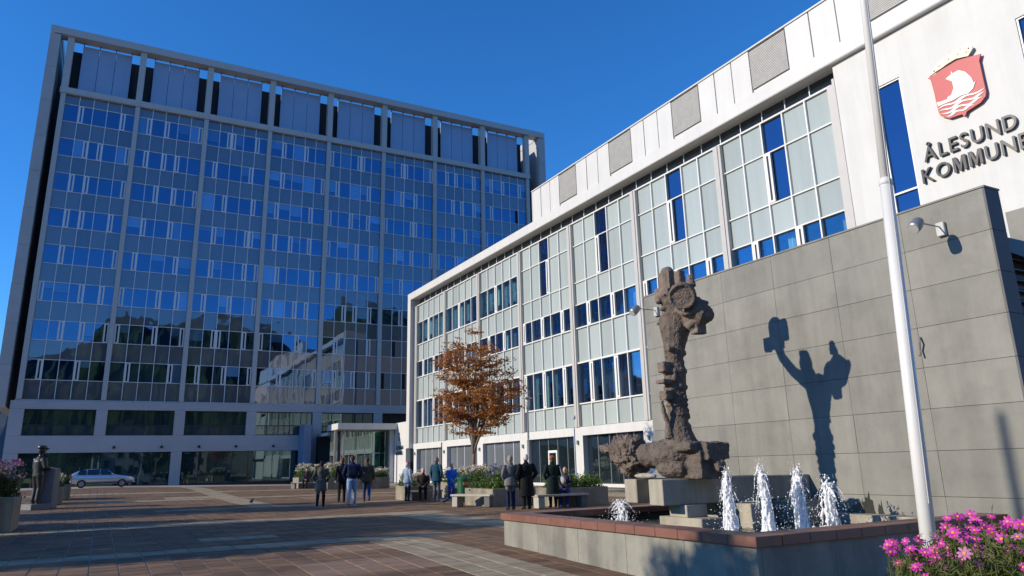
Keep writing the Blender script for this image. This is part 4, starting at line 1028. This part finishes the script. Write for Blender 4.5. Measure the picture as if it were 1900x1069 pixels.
def person(label, x, y, rz, h, c, stride=.0, sit=False, coat=None, arms=None, hair='short', lean=0., hat=None, build=1., z=None, seat_z=.45):
    s = h/1.75; zg = gh(x, y)+.016 if z is None else z
    root = thing('person', label, 'person', (x, y, zg), rz, 'people on the square')
    B = Body(); bw = build
    hipz = .93 if not sit else seat_z/s+.10
    L_ = lean
    def P(px_, py_, pz): return (px_*s, (py_+L_*max(0, pz-hipz))*s, pz*s)
    up = hipz-.93
    for sd in (-1, 1):
        st = stride*sd
        if sit: hip, kn, an = (sd*.09,0,hipz-.02), (sd*.12,.42,hipz+.0), (sd*.12,.40,.09)
        else: hip, kn, an = (sd*.085,0,.90), (sd*.095,.03+st*.55,.50), (sd*.095,st-(.05 if st < 0 else 0),.09+(.06 if st < -.1 else 0))
        B.tube('trouser', [P(*hip), P(*[(a+b_)/2 for a, b_ in zip(hip, kn)]), P(*kn)], [.092*s*bw, .082*s*bw, .062*s*bw])
        B.tube('trouser', [P(*kn), P(*[(a*.6+b_*.4) for a, b_ in zip(kn, an)]), P(*an)], [.063*s*bw, .060*s*bw, .05*s])
        tilt = .03 if st < -.1 else 0
        B.tube('shoe', [P(an[0], an[1]-.05, an[2]-.04+tilt), P(an[0], an[1]+.06, an[2]-.045), P(an[0]+sd*.01, an[1]+.16, an[2]-.055-tilt*.6)], [.045*s,.045*s,.034*s], .75)
    tz = lambda v: v+up
    B.tube('trouser', [P(0,0,tz(.88)), P(0,0,tz(1.0))], [.155*s*bw, .15*s*bw], .72, n=16, side=(1,0,0))
    B.tube('top', [P(0,0,tz(.97)), P(0,.0,tz(1.1)), P(0,.0,tz(1.28)), P(0,-.01,tz(1.40)), P(0,-.01,tz(1.46))], [.16*s*bw,.165*s*bw,.19*s*bw,.175*s*bw,.10*s], .66, n=16, side=(1,0,0))
    if coat:
        zc = max(coat, .1)
        B.tube('top', [P(0,0,tz(zc)), P(0,0,tz((zc+1.0)/2)), P(0,0,tz(1.05))], [.215*s*bw,.20*s*bw,.175*s*bw], .75, n=18, side=(1,0,0))
    B.tube('skin', [P(0,-.005,tz(1.44)), P(0,.01,tz(1.54))], [.055*s,.052*s])
    hz = tz(1.635); hc = P(0, .02, hz)
    B.ball('skin', hc, (.076*s,.095*s,.118*s)); B.ball('skin', P(0,.045,hz-.05), (.058*s,.062*s,.07*s))
    B.tube('skin', [P(0,.112,hz+.02), P(0,.132,hz-.018)], [.010*s,.015*s], n=8)
    B.ball('skin', P(0,.102,hz-.055), (.026*s,.012*s,.010*s))
    for sd in (-1, 1):
        B.ball('skin', P(sd*.078,.01,hz-.005), (.013*s,.022*s,.032*s)); B.ball('skin', P(sd*.03,.104,hz+.02), (.012*s,.008*s,.008*s))
    if hat:
        B.tube('hat', [P(0,.01,hz+.045), P(0,.01,hz+.10), P(0,.0,hz+.132)], [.092*s,.088*s,.05*s], 1.15, n=14, side=(1,0,0))
        B.tube('hat', [P(0,.09,hz+.055), P(0,.16,hz+.045)], [.06*s,.045*s], .25, n=10, side=(1,0,0))
    if hair != 'none':
        B.ball('hair', P(0,-.012,hz+.035), (.084*s,.096*s,.098*s)); B.ball('hair', P(0,-.045,hz-.0), (.078*s,.066*s,.085*s))
        if hair in ('long', 'bob'):
            B.tube('hair', [P(0,-.055,hz+.02), P(0,-.075,hz-.09), P(0,-.075,hz-(.2 if hair == 'long' else .12))], [.082*s,.08*s,.055*s], .62, side=(1,0,0))
        if hair == 'curly':
            g_ = random.Random(int(x*100))
            for q in range(22): a = g_.uniform(0,6.28); e = g_.uniform(-.2,1.4); B.ball('hair', P(.085*math.cos(a)*math.cos(e), -.02+.085*math.sin(a)*math.cos(e)*1.1, hz+.03+.09*math.sin(e)), .028*s)
    if c.get('hood'):
        B.tube('top', [P(0,-.11,tz(1.36)), P(0,-.10,tz(1.47))], [.12*s,.10*s], .55, side=(1,0,0))
    else: B.tube('top', [P(0,-.015,tz(1.43)), P(0,-.01,tz(1.49))], [.082*s,.070*s], .95, side=(1,0,0))
    for sd, key in ((-1, 'l'), (1, 'r')):
        A = (arms or {}).get(key, 'down')
        sh = (sd*.185*bw, -.01, tz(1.40))
        el, wr = {'down': ((sd*.245*bw,-.03,tz(1.13)), (sd*.25*bw,.05,tz(.90))), 'fwd': ((sd*.24*bw,.0,tz(1.14)), (sd*.17,.22,tz(1.05))),
                  'pocket': ((sd*.27*bw,-.06,tz(1.14)), (sd*.20*bw,.05,tz(.97))), 'lap': ((sd*.22*bw,.06,tz(1.13)), (sd*.07,.28,tz(1.0))),
                  'swing_f': ((sd*.24*bw,.06,tz(1.14)), (sd*.23*bw,.24,tz(.98))), 'swing_b': ((sd*.24*bw,-.12,tz(1.14)), (sd*.25*bw,-.16,tz(.9))),
                  'back': ((sd*.26*bw,-.12,tz(1.14)), (sd*.10,-.20,tz(1.0))), 'phone': ((sd*.23*bw,.05,tz(1.15)), (sd*.08,.24,tz(1.28)))}[A]
        B.tube('top', [P(*sh), P(*el)], [.068*s*bw,.054*s*bw]); B.tube('top', [P(*el), P(*wr)], [.054*s*bw,.042*s*bw])
        if A != 'pocket':
            w0, e0 = Vector(P(*wr)), Vector(P(*el)); hand(B, w0, (w0-e0), (0,1,0) if A in ('down','swing_f','swing_b') else (0,0,1), -sd)
    cols = {'skin': pmat('skin', SKIN, .6), 'top': pmat(c['top'][0], c['top'][1]), 'trouser': pmat(c['leg'][0], c['leg'][1]), 'shoe': pmat(c['shoe'][0], c['shoe'][1], .5)}
    if hair != 'none': cols['hair'] = pmat(c['hair'][0], c['hair'][1], .7)
    if hat: cols['hat'] = pmat(hat[0], hat[1])
    me = B.finish(cols); rough(me, .0045, 13, int(x*10)); me.name = 'body'
    o = obj('body', me, root); root['h'] = h; return root
BLK = ('black', (.012,.012,.014)); NAVY = ('navy', (.012,.02,.06)); DKJ = ('dark_jeans', (.015,.025,.06)); LTJ = ('light_jeans', (.20,.32,.50)); GREY = ('grey', (.16,.16,.15)); WHT = ('white_hair', (.55,.54,.52)); BRN = ('brown_hair', (.06,.03,.018)); DRK = ('dark_hair', (.012,.010,.010)); SHOEW = ('pale_shoe', (.35,.35,.36)); SHOEB = ('black_shoe', (.01,.01,.01)); SHOEBR = ('brown_shoe', (.16,.06,.03))
AW = .12   # walking away from the camera, a little to the right
person('woman in grey hooded parka and black trousers walking alone', 7.48, 29.16, -.35, 1.72, dict(top=('parka', (.085,.088,.08)), leg=BLK, shoe=SHOEB, hair=DRK, hood=1), stride=.2, coat=.62, hair='bob', build=1.08, arms=dict(l='pocket', r='pocket'))
person('person all in black walking left of the man with the backpack', 9.07, 31.92, -.3, 1.86, dict(top=BLK, leg=BLK, shoe=SHOEB, hair=('red_hair', (.16,.045,.02))), stride=.12, build=1.0, arms=dict(l='swing_b', r='swing_f'), coat=.85)
person('man in navy jacket and pale jeans wearing a backpack', 8.47, 28.43, -.3, 1.9, dict(top=NAVY, leg=LTJ, shoe=SHOEW, hair=BRN), stride=.15, build=1.12, arms=dict(l='pocket', r='pocket'))
person('person in brown jacket and blue jeans half hidden behind the backpack', 10.14, 31.85, -.3, 1.86, dict(top=('brown_jacket', (.075,.06,.04)), leg=('jeans', (.03,.07,.2)), shoe=SHOEBR, hair=BRN), stride=-.18, build=1.05, coat=.8)
person('distant person in dark blue jacket by the entrance planter', 15.2, 47.6, 2.6, 1.74, dict(top=('blue_jacket', (.02,.035,.10)), leg=DKJ, shoe=SHOEB, hair=('blond_hair', (.4,.3,.18))), arms=dict(l='fwd', r='down'))
person('old man in pale denim jacket, dark trousers and pink cap', 11.52, 30.64, -1.2, 1.62, dict(top=('denim', (.26,.33,.42)), leg=('charcoal', (.03,.03,.035)), shoe=SHOEB, hair=WHT), hat=('pink_cap', (.55,.12,.14)), coat=.82, build=1.05, arms=dict(l='pocket', r='down'))
person('white-haired person in dark brown jacket sitting on the bench', 12.4, 31.05, 2.75, 1.72, dict(top=('dark_brown', (.035,.025,.02)), leg=BLK, shoe=SHOEB, hair=WHT), sit=True, arms=dict(l='lap', r='lap'), build=1.15)
person('man in navy and green jacket with grey trousers, standing', 12.55, 29.89, -1.0, 1.8, dict(top=('teal_jacket', (.015,.055,.085)), leg=('grey_trousers', (.10,.10,.11)), shoe=SHOEW, hair=('sandy_hair', (.30,.15,.07))), arms=dict(l='down', r='pocket'), build=1.08, coat=.8)
person('person in bright blue tracksuit leaning on the planter', 13.24, 29.9, 2.9, 1.52, dict(top=('bright_blue', (.03,.16,.60)), leg=('track_blue', (.02,.06,.30)), shoe=SHOEW, hair=('sandy_hair', (.30,.15,.07))), arms=dict(l='fwd', r='lap'), lean=.1, coat=.78, build=1.05)
person('man in grey jacket and dark jeans, left of the pair', 11.66, 21.65, -.15, 1.7, dict(top=GREY, leg=DKJ, shoe=SHOEB, hair=('grey_hair', (.26,.24,.22))), arms=dict(l='pocket', r='pocket'), coat=.78, build=1.08)
person('white-haired person in long black coat, right of the pair', 12.14, 21.46, -.1, 1.72, dict(top=BLK, leg=BLK, shoe=SHOEB, hair=WHT), arms=dict(l='pocket', r='pocket'), coat=.42, build=1.25)
person('woman with red-brown curls in long dark green coat', 13.33, 21.78, -.25, 1.66, dict(top=('dark_green', (.010,.022,.020)), leg=('dark_stocking', (.02,.02,.02)), shoe=SHOEB, hair=('copper_hair', (.26,.09,.03))), hair='curly', arms=dict(l='pocket', r='fwd'), coat=.45, build=1.15)
person('seated person with blue trousers behind the green-coated woman', 13.98, 22.0, 2.4, 1.62, dict(top=('grey_blue', (.035,.04,.05)), leg=('blue_trousers', (.02,.04,.22)), shoe=('tan_shoe', (.4,.28,.2)), hair=BRN), sit=True, arms=dict(l='lap', r='lap'))
person('dark-clothed person sitting on the bench by the far planter', 12.75, 53.6, 2.6, 1.74, dict(top=('dark_plum', (.03,.02,.03)), leg=BLK, shoe=SHOEB, hair=DRK), sit=True, arms=dict(l='lap', r='lap'), lean=.15)
# carried things
bp_ = thing('backpack', 'navy backpack on the back of the man in pale jeans', 'backpack', (8.40, 28.27, 1.13), -.3)
b = MB(); b.box(-.16,.16,-.1,.06,0,.44); o = b.build('pack', pmat('pack_navy', (.012,.018,.05)), bp_, local=True); bev(o, .05, 3)
b = MB(); b.box(-.12,.12,-.15,-.1,.04,.22); o = b.build('pocket', pmat('pack_navy', (.012,.018,.05)), bp_, local=True); bev(o, .03, 2)
for sx in (-.1, .1):
    MB().tube([(sx,.05,.42),(sx,.16,.36),(sx,.2,.2)], .02, 6).build('strap', pmat('pack_navy', (.012,.018,.05)), bp_, local=True)
hb = thing('handbag', 'pale grey shoulder bag beside the green-coated woman', 'bag', (13.62, 21.62, .72), -.25)
b = MB(); b.tube([(0,-.16,.06),(0,-.12,.14),(0,0,.2),(0,.12,.14),(0,.16,.06)], [.05,.08,.09,.08,.05], 10, ry=1.4); b.build('bag_body', pmat('bag_grey', (.33,.33,.34)), hb, smooth=True, local=True)
MB().tube([(0,-.14,.15),(-.06,-.1,.4),(-.08,0,.6),(-.06,.08,.4),(0,.14,.15)], .012, 6).build('strap', pmat('bag_grey', (.33,.33,.34)), hb, local=True)
# ------------------------------------------------------------------ benches, bin, lamps, pole
def bench(label, x, y, rz, l=1.5):
    t = thing('bench', label, 'bench', (x, y, gh(x, y)+.016), rz, 'concrete and slat benches')
    for s in (-1, 1): MB().box(s*(l/2-.16)-.12, s*(l/2-.16)+.12, -.2, .2, 0, .36).build('leg', M['bench_dark'] if s > 0 else M['bench_concrete'], t, local=True, bevel=.015)
    for i in range(4): MB().box(-l/2, l/2, -.24+.125*i, -.24+.125*i+.105, .362, .43).build('slat', M['slat'], t, local=True, bevel=.008)
bench('slatted bench before the sunlit planter, left of the grey-jacketed man', 11.75, 24.6, -1.05, 1.7)
bench('bench with pale end block right of the black-coated person', 13.6, 21.75, -.1, 1.9)
bench('bench under the seated white-haired person', 12.5, 31.15, -.35, 1.6)
bench('low bench before the far planter left of the parka woman', 12.6, 53.6, -.5, 1.8)
t = thing('litter_bin', 'green litter bin with orange band beside the autumn tree planter', 'bin', (13.2, 28.6, gh(13.2,28.6)+.01))
b = MB(); b.tube([(0,0,0),(0,0,.05),(0,0,.8),(0,0,.82)], [.22,.24,.26,.26], 18); b.build('drum', M['bin_green'], t, smooth=False, local=True)
b = MB(); b.tube([(0,0,.82),(0,0,.9),(0,0,.98),(0,0,1.02)], [.27,.28,.22,.05], 18); b.build('lid', M['bin_green'], t, smooth=False, local=True)
MB().box(-.12,.1,-.285,-.255,.66,.78).build('sticker', mat('orange_sticker', (.5,.16,.03), .5), t, local=True)
def post_lamp(label, x, y, h, r):
    t = thing('street_lamp', label, 'lamp', (x, y, gh(x, y)), 0, 'street lamps')
    MB().tube([(0,0,0),(0,0,.9),(0,0,.95),(0,0,h-.7)], [r*1.5,r*1.5,r,r*.8], 10).build('post', M['lamp_grey'], t, smooth=True, local=True)
    MB().tube([(0,0,h-.7),(0,0,h-.55),(0,0,h-.25),(0,0,h-.1)], [.07,.13,.14,.1], 12).build('lantern', M['lamp_glass'], t, smooth=True, local=True)
    MB().tube([(0,0,h-.1),(0,0,h-.06),(0,0,h)], [.32,.30,.06], 14).build('lamp_cap', M['lamp_grey'], t, smooth=True, local=True)
post_lamp('slim grey street lamp before the white wing', 22.85, 40., 5.5, .07)
t = thing('mast', 'slim mast left of the square that shades the grey wall', 'mast', (-6.2, 10.05, -.1))
MB().tube([(0,0,0),(0,0,3),(0,0,9.3)], [.13,.10,.06], 10).build('shaft', M['lamp_grey'], t, smooth=True, local=True); MB().tube([(0,0,9.3),(0,0,9.36)], [.07,.03], 10).build('finial', M['lamp_grey'], t, local=True)
b = MB(); b.tube([(14.9,34.9,.3),(14.92,34.9,2.6)], .03, 6); tag(b.build('sapling_stake', M['black_metal']), 'thin dark stake left of the autumn tree trunk', 'stake')
# flagpole, leaning slightly as it stands
fp = thing('flagpole', 'white metal flagpole rising beside the pink flowers', 'flagpole', (6.292, 4.2, -.2))
d = Vector((.0655, 0, 1))
def fpt(z): return (d.x*z, d.y*z, z)
MB().tube([fpt(0), fpt(4.23)], [.068,.058], 20).build('lower_tube', M['steel'], fp, smooth=True, local=True)
MB().tube([fpt(4.2), fpt(4.25), fpt(4.28)], [.061,.06,.044], 20).build('collar', M['steel'], fp, smooth=True, local=True)
MB().tube([fpt(4.27), fpt(10.5)], [.044,.030], 20).build('upper_tube', M['steel'], fp, smooth=True, local=True)
MB().tube([fpt(10.5), fpt(10.6)], [.05,.02], 12).build('finial', M['steel'], fp, smooth=True, local=True)
MB().tube([(d.x*1.2-.04,-.07,1.2),(d.x*4-.04,-.065,4),(d.x*10.4-.01,-.035,10.4)], .006, 5).build('halyard', M['lamp_glass'], fp, local=True)
MB().tube([(.075,.0,1.3),(.095,0,1.25),(.075,0,1.2)], .008, 6).build('cleat', M['lamp_grey'], fp, local=True)

# ------------------------------------------------------------------ foreground flowers
M['petal_pink'] = leaf_mat('petal_pink', [(.50,.02,.30),(.62,.05,.40),(.70,.12,.46),(.55,.03,.34)], .3)
M['petal_pale'] = leaf_mat('petal_pale', [(.55,.18,.35),(.62,.25,.42)], .3)
M['petal_faded'] = leaf_mat('petal_faded', [(.32,.05,.14),(.42,.10,.22),(.28,.06,.10)], .3)
M['flower_eye'] = mat('flower_eye', (.70,.32,.03), .7)
M['feather'] = leaf_mat('feather', [(.06,.09,.02),(.12,.15,.035),(.17,.19,.05),(.09,.10,.04)], .3)
FCX, FCY, FR = 4.55, 2.3, .78
fl = thing('flower_planter', 'mass of pink cosmos flowers at the foot of the flagpole', 'flowers', (FCX, FCY, -.35))
def flower_mesh(np_, r, seed, mt):
    g_ = random.Random(seed); b = MB()
    for i in range(np_):
        a = 2*math.pi*i/np_+g_.uniform(-.08,.08); l = r*g_.uniform(.88,1.08); w = r*.42; dz = g_.uniform(-.1,.16)*r
        ca, sa = math.cos(a), math.sin(a)
        def Q(u, v, z): return (ca*u-sa*v, sa*u+ca*v, z)
        b.face((Q(r*.12,-w*.2,0), Q(l*.62,-w*.5,dz*.6+.06*r), Q(l*.97,-w*.28,dz), Q(l,0,dz-.02*r), Q(l*.97,w*.28,dz), Q(l*.62,w*.5,dz*.6+.06*r), Q(r*.12,w*.2,0)))
    b.ball((0,0,.02*r), (r*.24,r*.24,r*.14), 8, 5, 1)
    return b.mesh('flower', [mt, M['flower_eye']])
fms = [flower_mesh(8, .036, 1, M['petal_pink']), flower_mesh(9, .032, 2, M['petal_pink']), flower_mesh(8, .030, 3, M['petal_pale']), flower_mesh(10, .034, 4, M['petal_pink']), flower_mesh(7, .026, 5, M['petal_faded'])]
gf = random.Random(12)
def top_z(x, y):        # mound of the bush in a round tub
    d2 = ((x-FCX)**2+(y-FCY)**2)/FR**2
    return 1.0-.18*d2+.04*math.sin(x*7)+.04*math.sin(y*9+x*3)
def spot(k=1.):
    a = gf.uniform(0, 6.283); d = FR*k*math.sqrt(gf.random()); return FCX+d*math.cos(a), FCY+d*math.sin(a)
fo = MB(); st = MB()
for _ in range(5200):
    x, y = spot(1.0); z = top_z(x, y)-.03-abs(gf.gauss(0, .15))
    if z < .3: continue
    leaf_quads(fo, Vector((x, y, z)), 3, .03, .075, gf, 1., .7, 0, .13)
for _ in range(290):
    x, y = spot(1.06); z = top_z(x, y)+gf.uniform(-.06, .09)
    q = Vector((-.8+gf.gauss(0,.7), -.35+gf.gauss(0,.7), .7)).normalized().to_track_quat('Z', 'Y').to_euler()
    sc = gf.uniform(.7, 1.3)
    o = obj('flower', fms[gf.choice([0,0,1,1,3,2,4])], fl, Vector((x, y, z))-Vector(fl['_at']), q, (sc, sc*gf.uniform(.75,1), sc))
    st.tube([(x, y, z-.005), (x+gf.gauss(0,.02), y+gf.gauss(0,.02), z-.2), (x+gf.gauss(0,.04), y+gf.gauss(0,.04), z-.45)], [.003,.003,.003], 4)
for _ in range(45):
    x, y = spot(1.0); z = top_z(x, y)+gf.uniform(.0,.09)
    st.ball((x, y, z), (.012,.012,.014), 6, 5); st.tube([(x,y,z),(x,y,z-.25)], .0025, 4)
stuff(fo.build('foliage', M['feather'], fl)); stuff(st.build('stems', M['feather'], fl))
b = MB(); b.tube([(FCX,FCY,-.4),(FCX,FCY,-.3),(FCX,FCY,.45),(FCX,FCY,.5)], [.6,.62,.74,.74], 28); b.build('planter_tub', M['planter'], fl)

# ------------------------------------------------------------------ bronze figure and granite block on the left
sx_, sy_ = -2.35, 39.0; zg = gh(sx_, sy_)
stt = thing('statue', 'dark bronze man in a cap standing against a granite block', 'statue', (sx_, sy_, zg), -1.0)
K = 1.32; B = MB()
def S(*p): return tuple(q*K for q in p)
for s in (-1, 1):
    B.tube([S(s*.10,0,.95), S(s*.12,.05,.5), S(s*.12,0,.08)], [.13*K,.1*K,.08*K], 10); B.tube([S(s*.12,-.04,.04), S(s*.13,.18,.04)], [.07*K,.06*K], 8)
    B.tube([S(s*.22,0,1.45), S(s*.32,.02,1.15), S(s*.12,.25,1.1)], [.1*K,.08*K,.06*K], 10)
    B.ball(S(s*.1,.28,1.1), .06*K)
B.tube([S(0,0,.85), S(0,0,1.1), S(0,0,1.35), S(0,0,1.5)], [.2*K,.22*K,.25*K,.12*K], 14, ry=.72, side=(1,0,0))
B.tube([S(0,0,1.5), S(0,.02,1.6)], .07*K, 8); B.ball(S(0,.02,1.7), (.1*K,.12*K,.14*K), 12, 8); B.tube([S(0,.01,1.77), S(0,.01,1.86)], [.15*K,.13*K], 12); B.tube([S(0,.12,1.77), S(0,.24,1.75)], [.1*K,.07*K], 8, ry=.3, side=(1,0,0)); B.tube([S(0,.14,1.7), S(0,.17,1.67)], [.02*K,.025*K], 6)
sm_ = remesh(B, .03, 2); sm_.materials.append(M['bronze'])
for p_ in sm_.polygons: p_.use_smooth = True
obj('figure', sm_, stt, (0,0,.25))
MB().box(-.5,.5,-.4,.5,0,.25).build('base_plate', M['granite_block'], stt, local=True, bevel=.02)
gb = thing('granite_block', 'upright dark granite block beside the bronze man', 'block', (-1.92, 39.5, gh(-1.92, 39.5)), -.2)
MB().prism([(-.27,0),(.3,0),(.28,1.7),(-.25,1.8)], 'y', -.45, .45).build('block_body', [M['granite_block']], gb, local=True, bevel=.03)

# ------------------------------------------------------------------ parked car
M['car_paint'] = mat('car_paint', (.62,.64,.68), .28, metal=.65, var=.03); M['car_glass'] = mirror_glass('car_glass', (.01,.012,.015), (.7,.8,.9), .10, wob=0.)
M['tyre'] = mat('tyre', (.015,.015,.015), .85); M['rim'] = mat('rim', (.3,.3,.32), .4, metal=.7); M['tail'] = mat('tail', (.45,.03,.03), .3); M['head'] = mat('head', (.7,.72,.75), .2)
cx_, cy_ = .23, 69.0
car = thing('parked_car', 'silver estate car parked before the tower', 'car', (cx_, cy_, gh(cx_, cy_)+.01), 0)
# sections along the length: x, half width low / sill / belt / roof, heights
sec = [(-2.28,.60,.42,.62,.50,.78),(-2.22,.78,.36,.95,.66,1.0),(-1.95,.84,.30,.94,.66,1.22),(-1.45,.86,.28,.93,.60,1.40),(-.5,.87,.26,.91,.59,1.45),(.2,.87,.26,.90,.58,1.36),(.85,.87,.26,.90,.70,.98),(1.25,.86,.26,.88,.74,.91),(1.9,.82,.30,.82,.66,.85),(2.2,.70,.36,.72,.52,.74),(2.28,.55,.42,.62,.4,.64)]
rings = []
for (x, hw, zl, zbelt, hwr, zt) in sec:
    zbelt = min(zbelt, zt-.02)
    half = [(hw*.92, zl), (hw, (zl+zbelt)/2), (hw*.985, zbelt), (hwr+(hw-hwr)*.12 if zt-zbelt > .2 else hw*.93, (zbelt*.25+zt*.75)), (hwr, zt-.03 if zt-zbelt > .1 else zt-.005), (hwr*.6, zt)]
    rings.append([(x, y, z) for y, z in half]+[(x, -y, z) for y, z in reversed(half)])
bd = MB(); bd.loft(rings); o = bd.build('body', M['car_paint'], car, smooth=True, local=True)
md = o.modifiers.new('s', 'SUBSURF'); md.levels = md.render_levels = 2
for s in (-1, 1):
    for poly in ([(-1.75,1.02),(-1.15,1.0),(-1.15,1.38),(-1.62,1.36)], [(-1.08,1.0),(-.25,.99),(-.25,1.41),(-1.08,1.39)], [(-.18,.99),(.78,.98),(.40,1.30),(.2,1.39),(-.18,1.41)]):
        ys = [(.835 if z < 1.1 else .705) for _, z in poly]
        b = MB(); b.face([(x, s*(y+.02), z) for (x, z), y in zip(poly, ys)][::s]); b.build('side_window', M['car_glass'], car, local=True)
    for x in (-1.42, 1.38):
        w_o = thing_part = obj('wheel', None, car, (x, s*.78, .31))
        MB().tube([(0,-.1,0),(0,.1,0)], .31, 20).build('tyre', M['tyre'], w_o, local=True)
        MB().tube([(0,s*.1,0),(0,s*.112,0)], [.2,.19], 16).build('rim', M['rim'], w_o, local=True)
    MB().box(-2.27,-2.12,s*.72-.09,s*.72+.09,.78,1.0).build('tail_light', M['tail'], car, local=True, bevel=.03)
    MB().box(2.02,2.2,s*.6-.14,s*.6+.14,.62,.74).build('headlight', M['head'], car, local=True, bevel=.03)
    MB().box(.6,.72,s*.93-.07,s*.93+.07,.98,1.08).build('wing_mirror', M['car_paint'], car, local=True, bevel=.03)
b = MB(); b.face([(.98,-.66,1.0),(.98,.66,1.0),(.42,.56,1.42),(.42,-.56,1.42)]); b.build('windscreen', M['car_glass'], car, local=True)
b = MB(); b.face([(-2.14,.6,1.05),(-2.14,-.6,1.05),(-1.96,-.56,1.36),(-1.96,.56,1.36)]); b.build('rear_window', M['car_glass'], car, local=True)
MB().box(-2.3,-2.24,-.25,.25,.6,.72).build('number_plate', M['head'], car, local=True)
MB().box(-2.31,-2.1,-.74,.74,.36,.5).box(2.1,2.3,-.7,.7,.34,.48).build('bumper', M['car_paint'], car, local=True, bevel=.04)

# ------------------------------------------------------------------ pigeons
def pigeon(label, x, y, rz):
    B = MB(); B.tube([(0,-.16,.10),(0,-.08,.12),(0,.02,.14),(0,.09,.17)], [.02,.055,.065,.04], 10); B.tube([(0,.08,.17),(0,.11,.22)], [.035,.026], 8); B.ball((0,.12,.235), .028); B.tube([(0,.14,.235),(0,.17,.228)], [.01,.004], 6)
    B.tube([(0,-.14,.105),(0,-.24,.09)], [.035,.03], 8, ry=.3, side=(1,0,0))
    for s in (-1, 1): B.tube([(s*.025,.01,.1),(s*.025,.0,.0)], .008, 6); B.tube([(s*.025,-.01,.006),(s*.025,.045,.006)], .008, 6)
    me = remesh(B, .008, 1); me.materials.append(M['pigeon'])
    o = obj('pigeon', me, None, (x, y, gh(x, y)+.016), (0,0,rz)); tag(o, label, 'pigeon', 'pigeons on the paving')
M['pigeon'] = mat('pigeon', (.07,.07,.085), .7, var=.4, scale=14)
pigeon('pigeon alone on the open paving at left', 6.0, 35.2, -.6); pigeon('pigeon near the feet of the standing man', 11.75, 27.2, -1.8)

# ------------------------------------------------------------------ houses across the street, seen in the glass
def house(label, x, y, w, d, h, col, rz=0):
    t = thing('house', label, 'house', (x, y, gh(x, y)), rz, 'houses across the street')
    mt = mat('render_'+label.split()[0], col, .8, var=.1)
    MB().box(-w/2,w/2,-d/2,d/2,-.4,h).build('wall', mt, t, local=True)
    MB().prism([(-w/2-.3,h),(w/2+.3,h),(0,h+w*.32)], 'y', -d/2-.3, d/2+.3).build('roof', [M['grey_dark']], t, local=True)
    me = MB().box(-.55,.55,-.03,.03,-.8,.8).mesh('window', M['dark_frame'])
    for j in range(int(h/3.1)):
        for i in range(int(w/2.4)):
            o = obj('window', me, t, (-w/2+1.4+2.4*i, d/2+.035, 1.7+3.1*j)); MB().box(-.7,.7,0,.05,-.95,-.85).build('sill', M['white_frame'], o, local=True)
house('yellow rendered house across the street from the tower', -17, -24, 12, 10, 9, (.55,.45,.22), .1)
house('white rendered house across the street', 4, -34, 12, 10, 11, (.40,.39,.37), -.05)
house('ochre rendered house across the street', 22, -36, 13, 10, 10, (.5,.36,.25), .05)
for o in ROOTS:
    if '_at' in o: del o['_at']
    if 'h' in o: del o['h']
if '_at' in ground: del ground['_at']
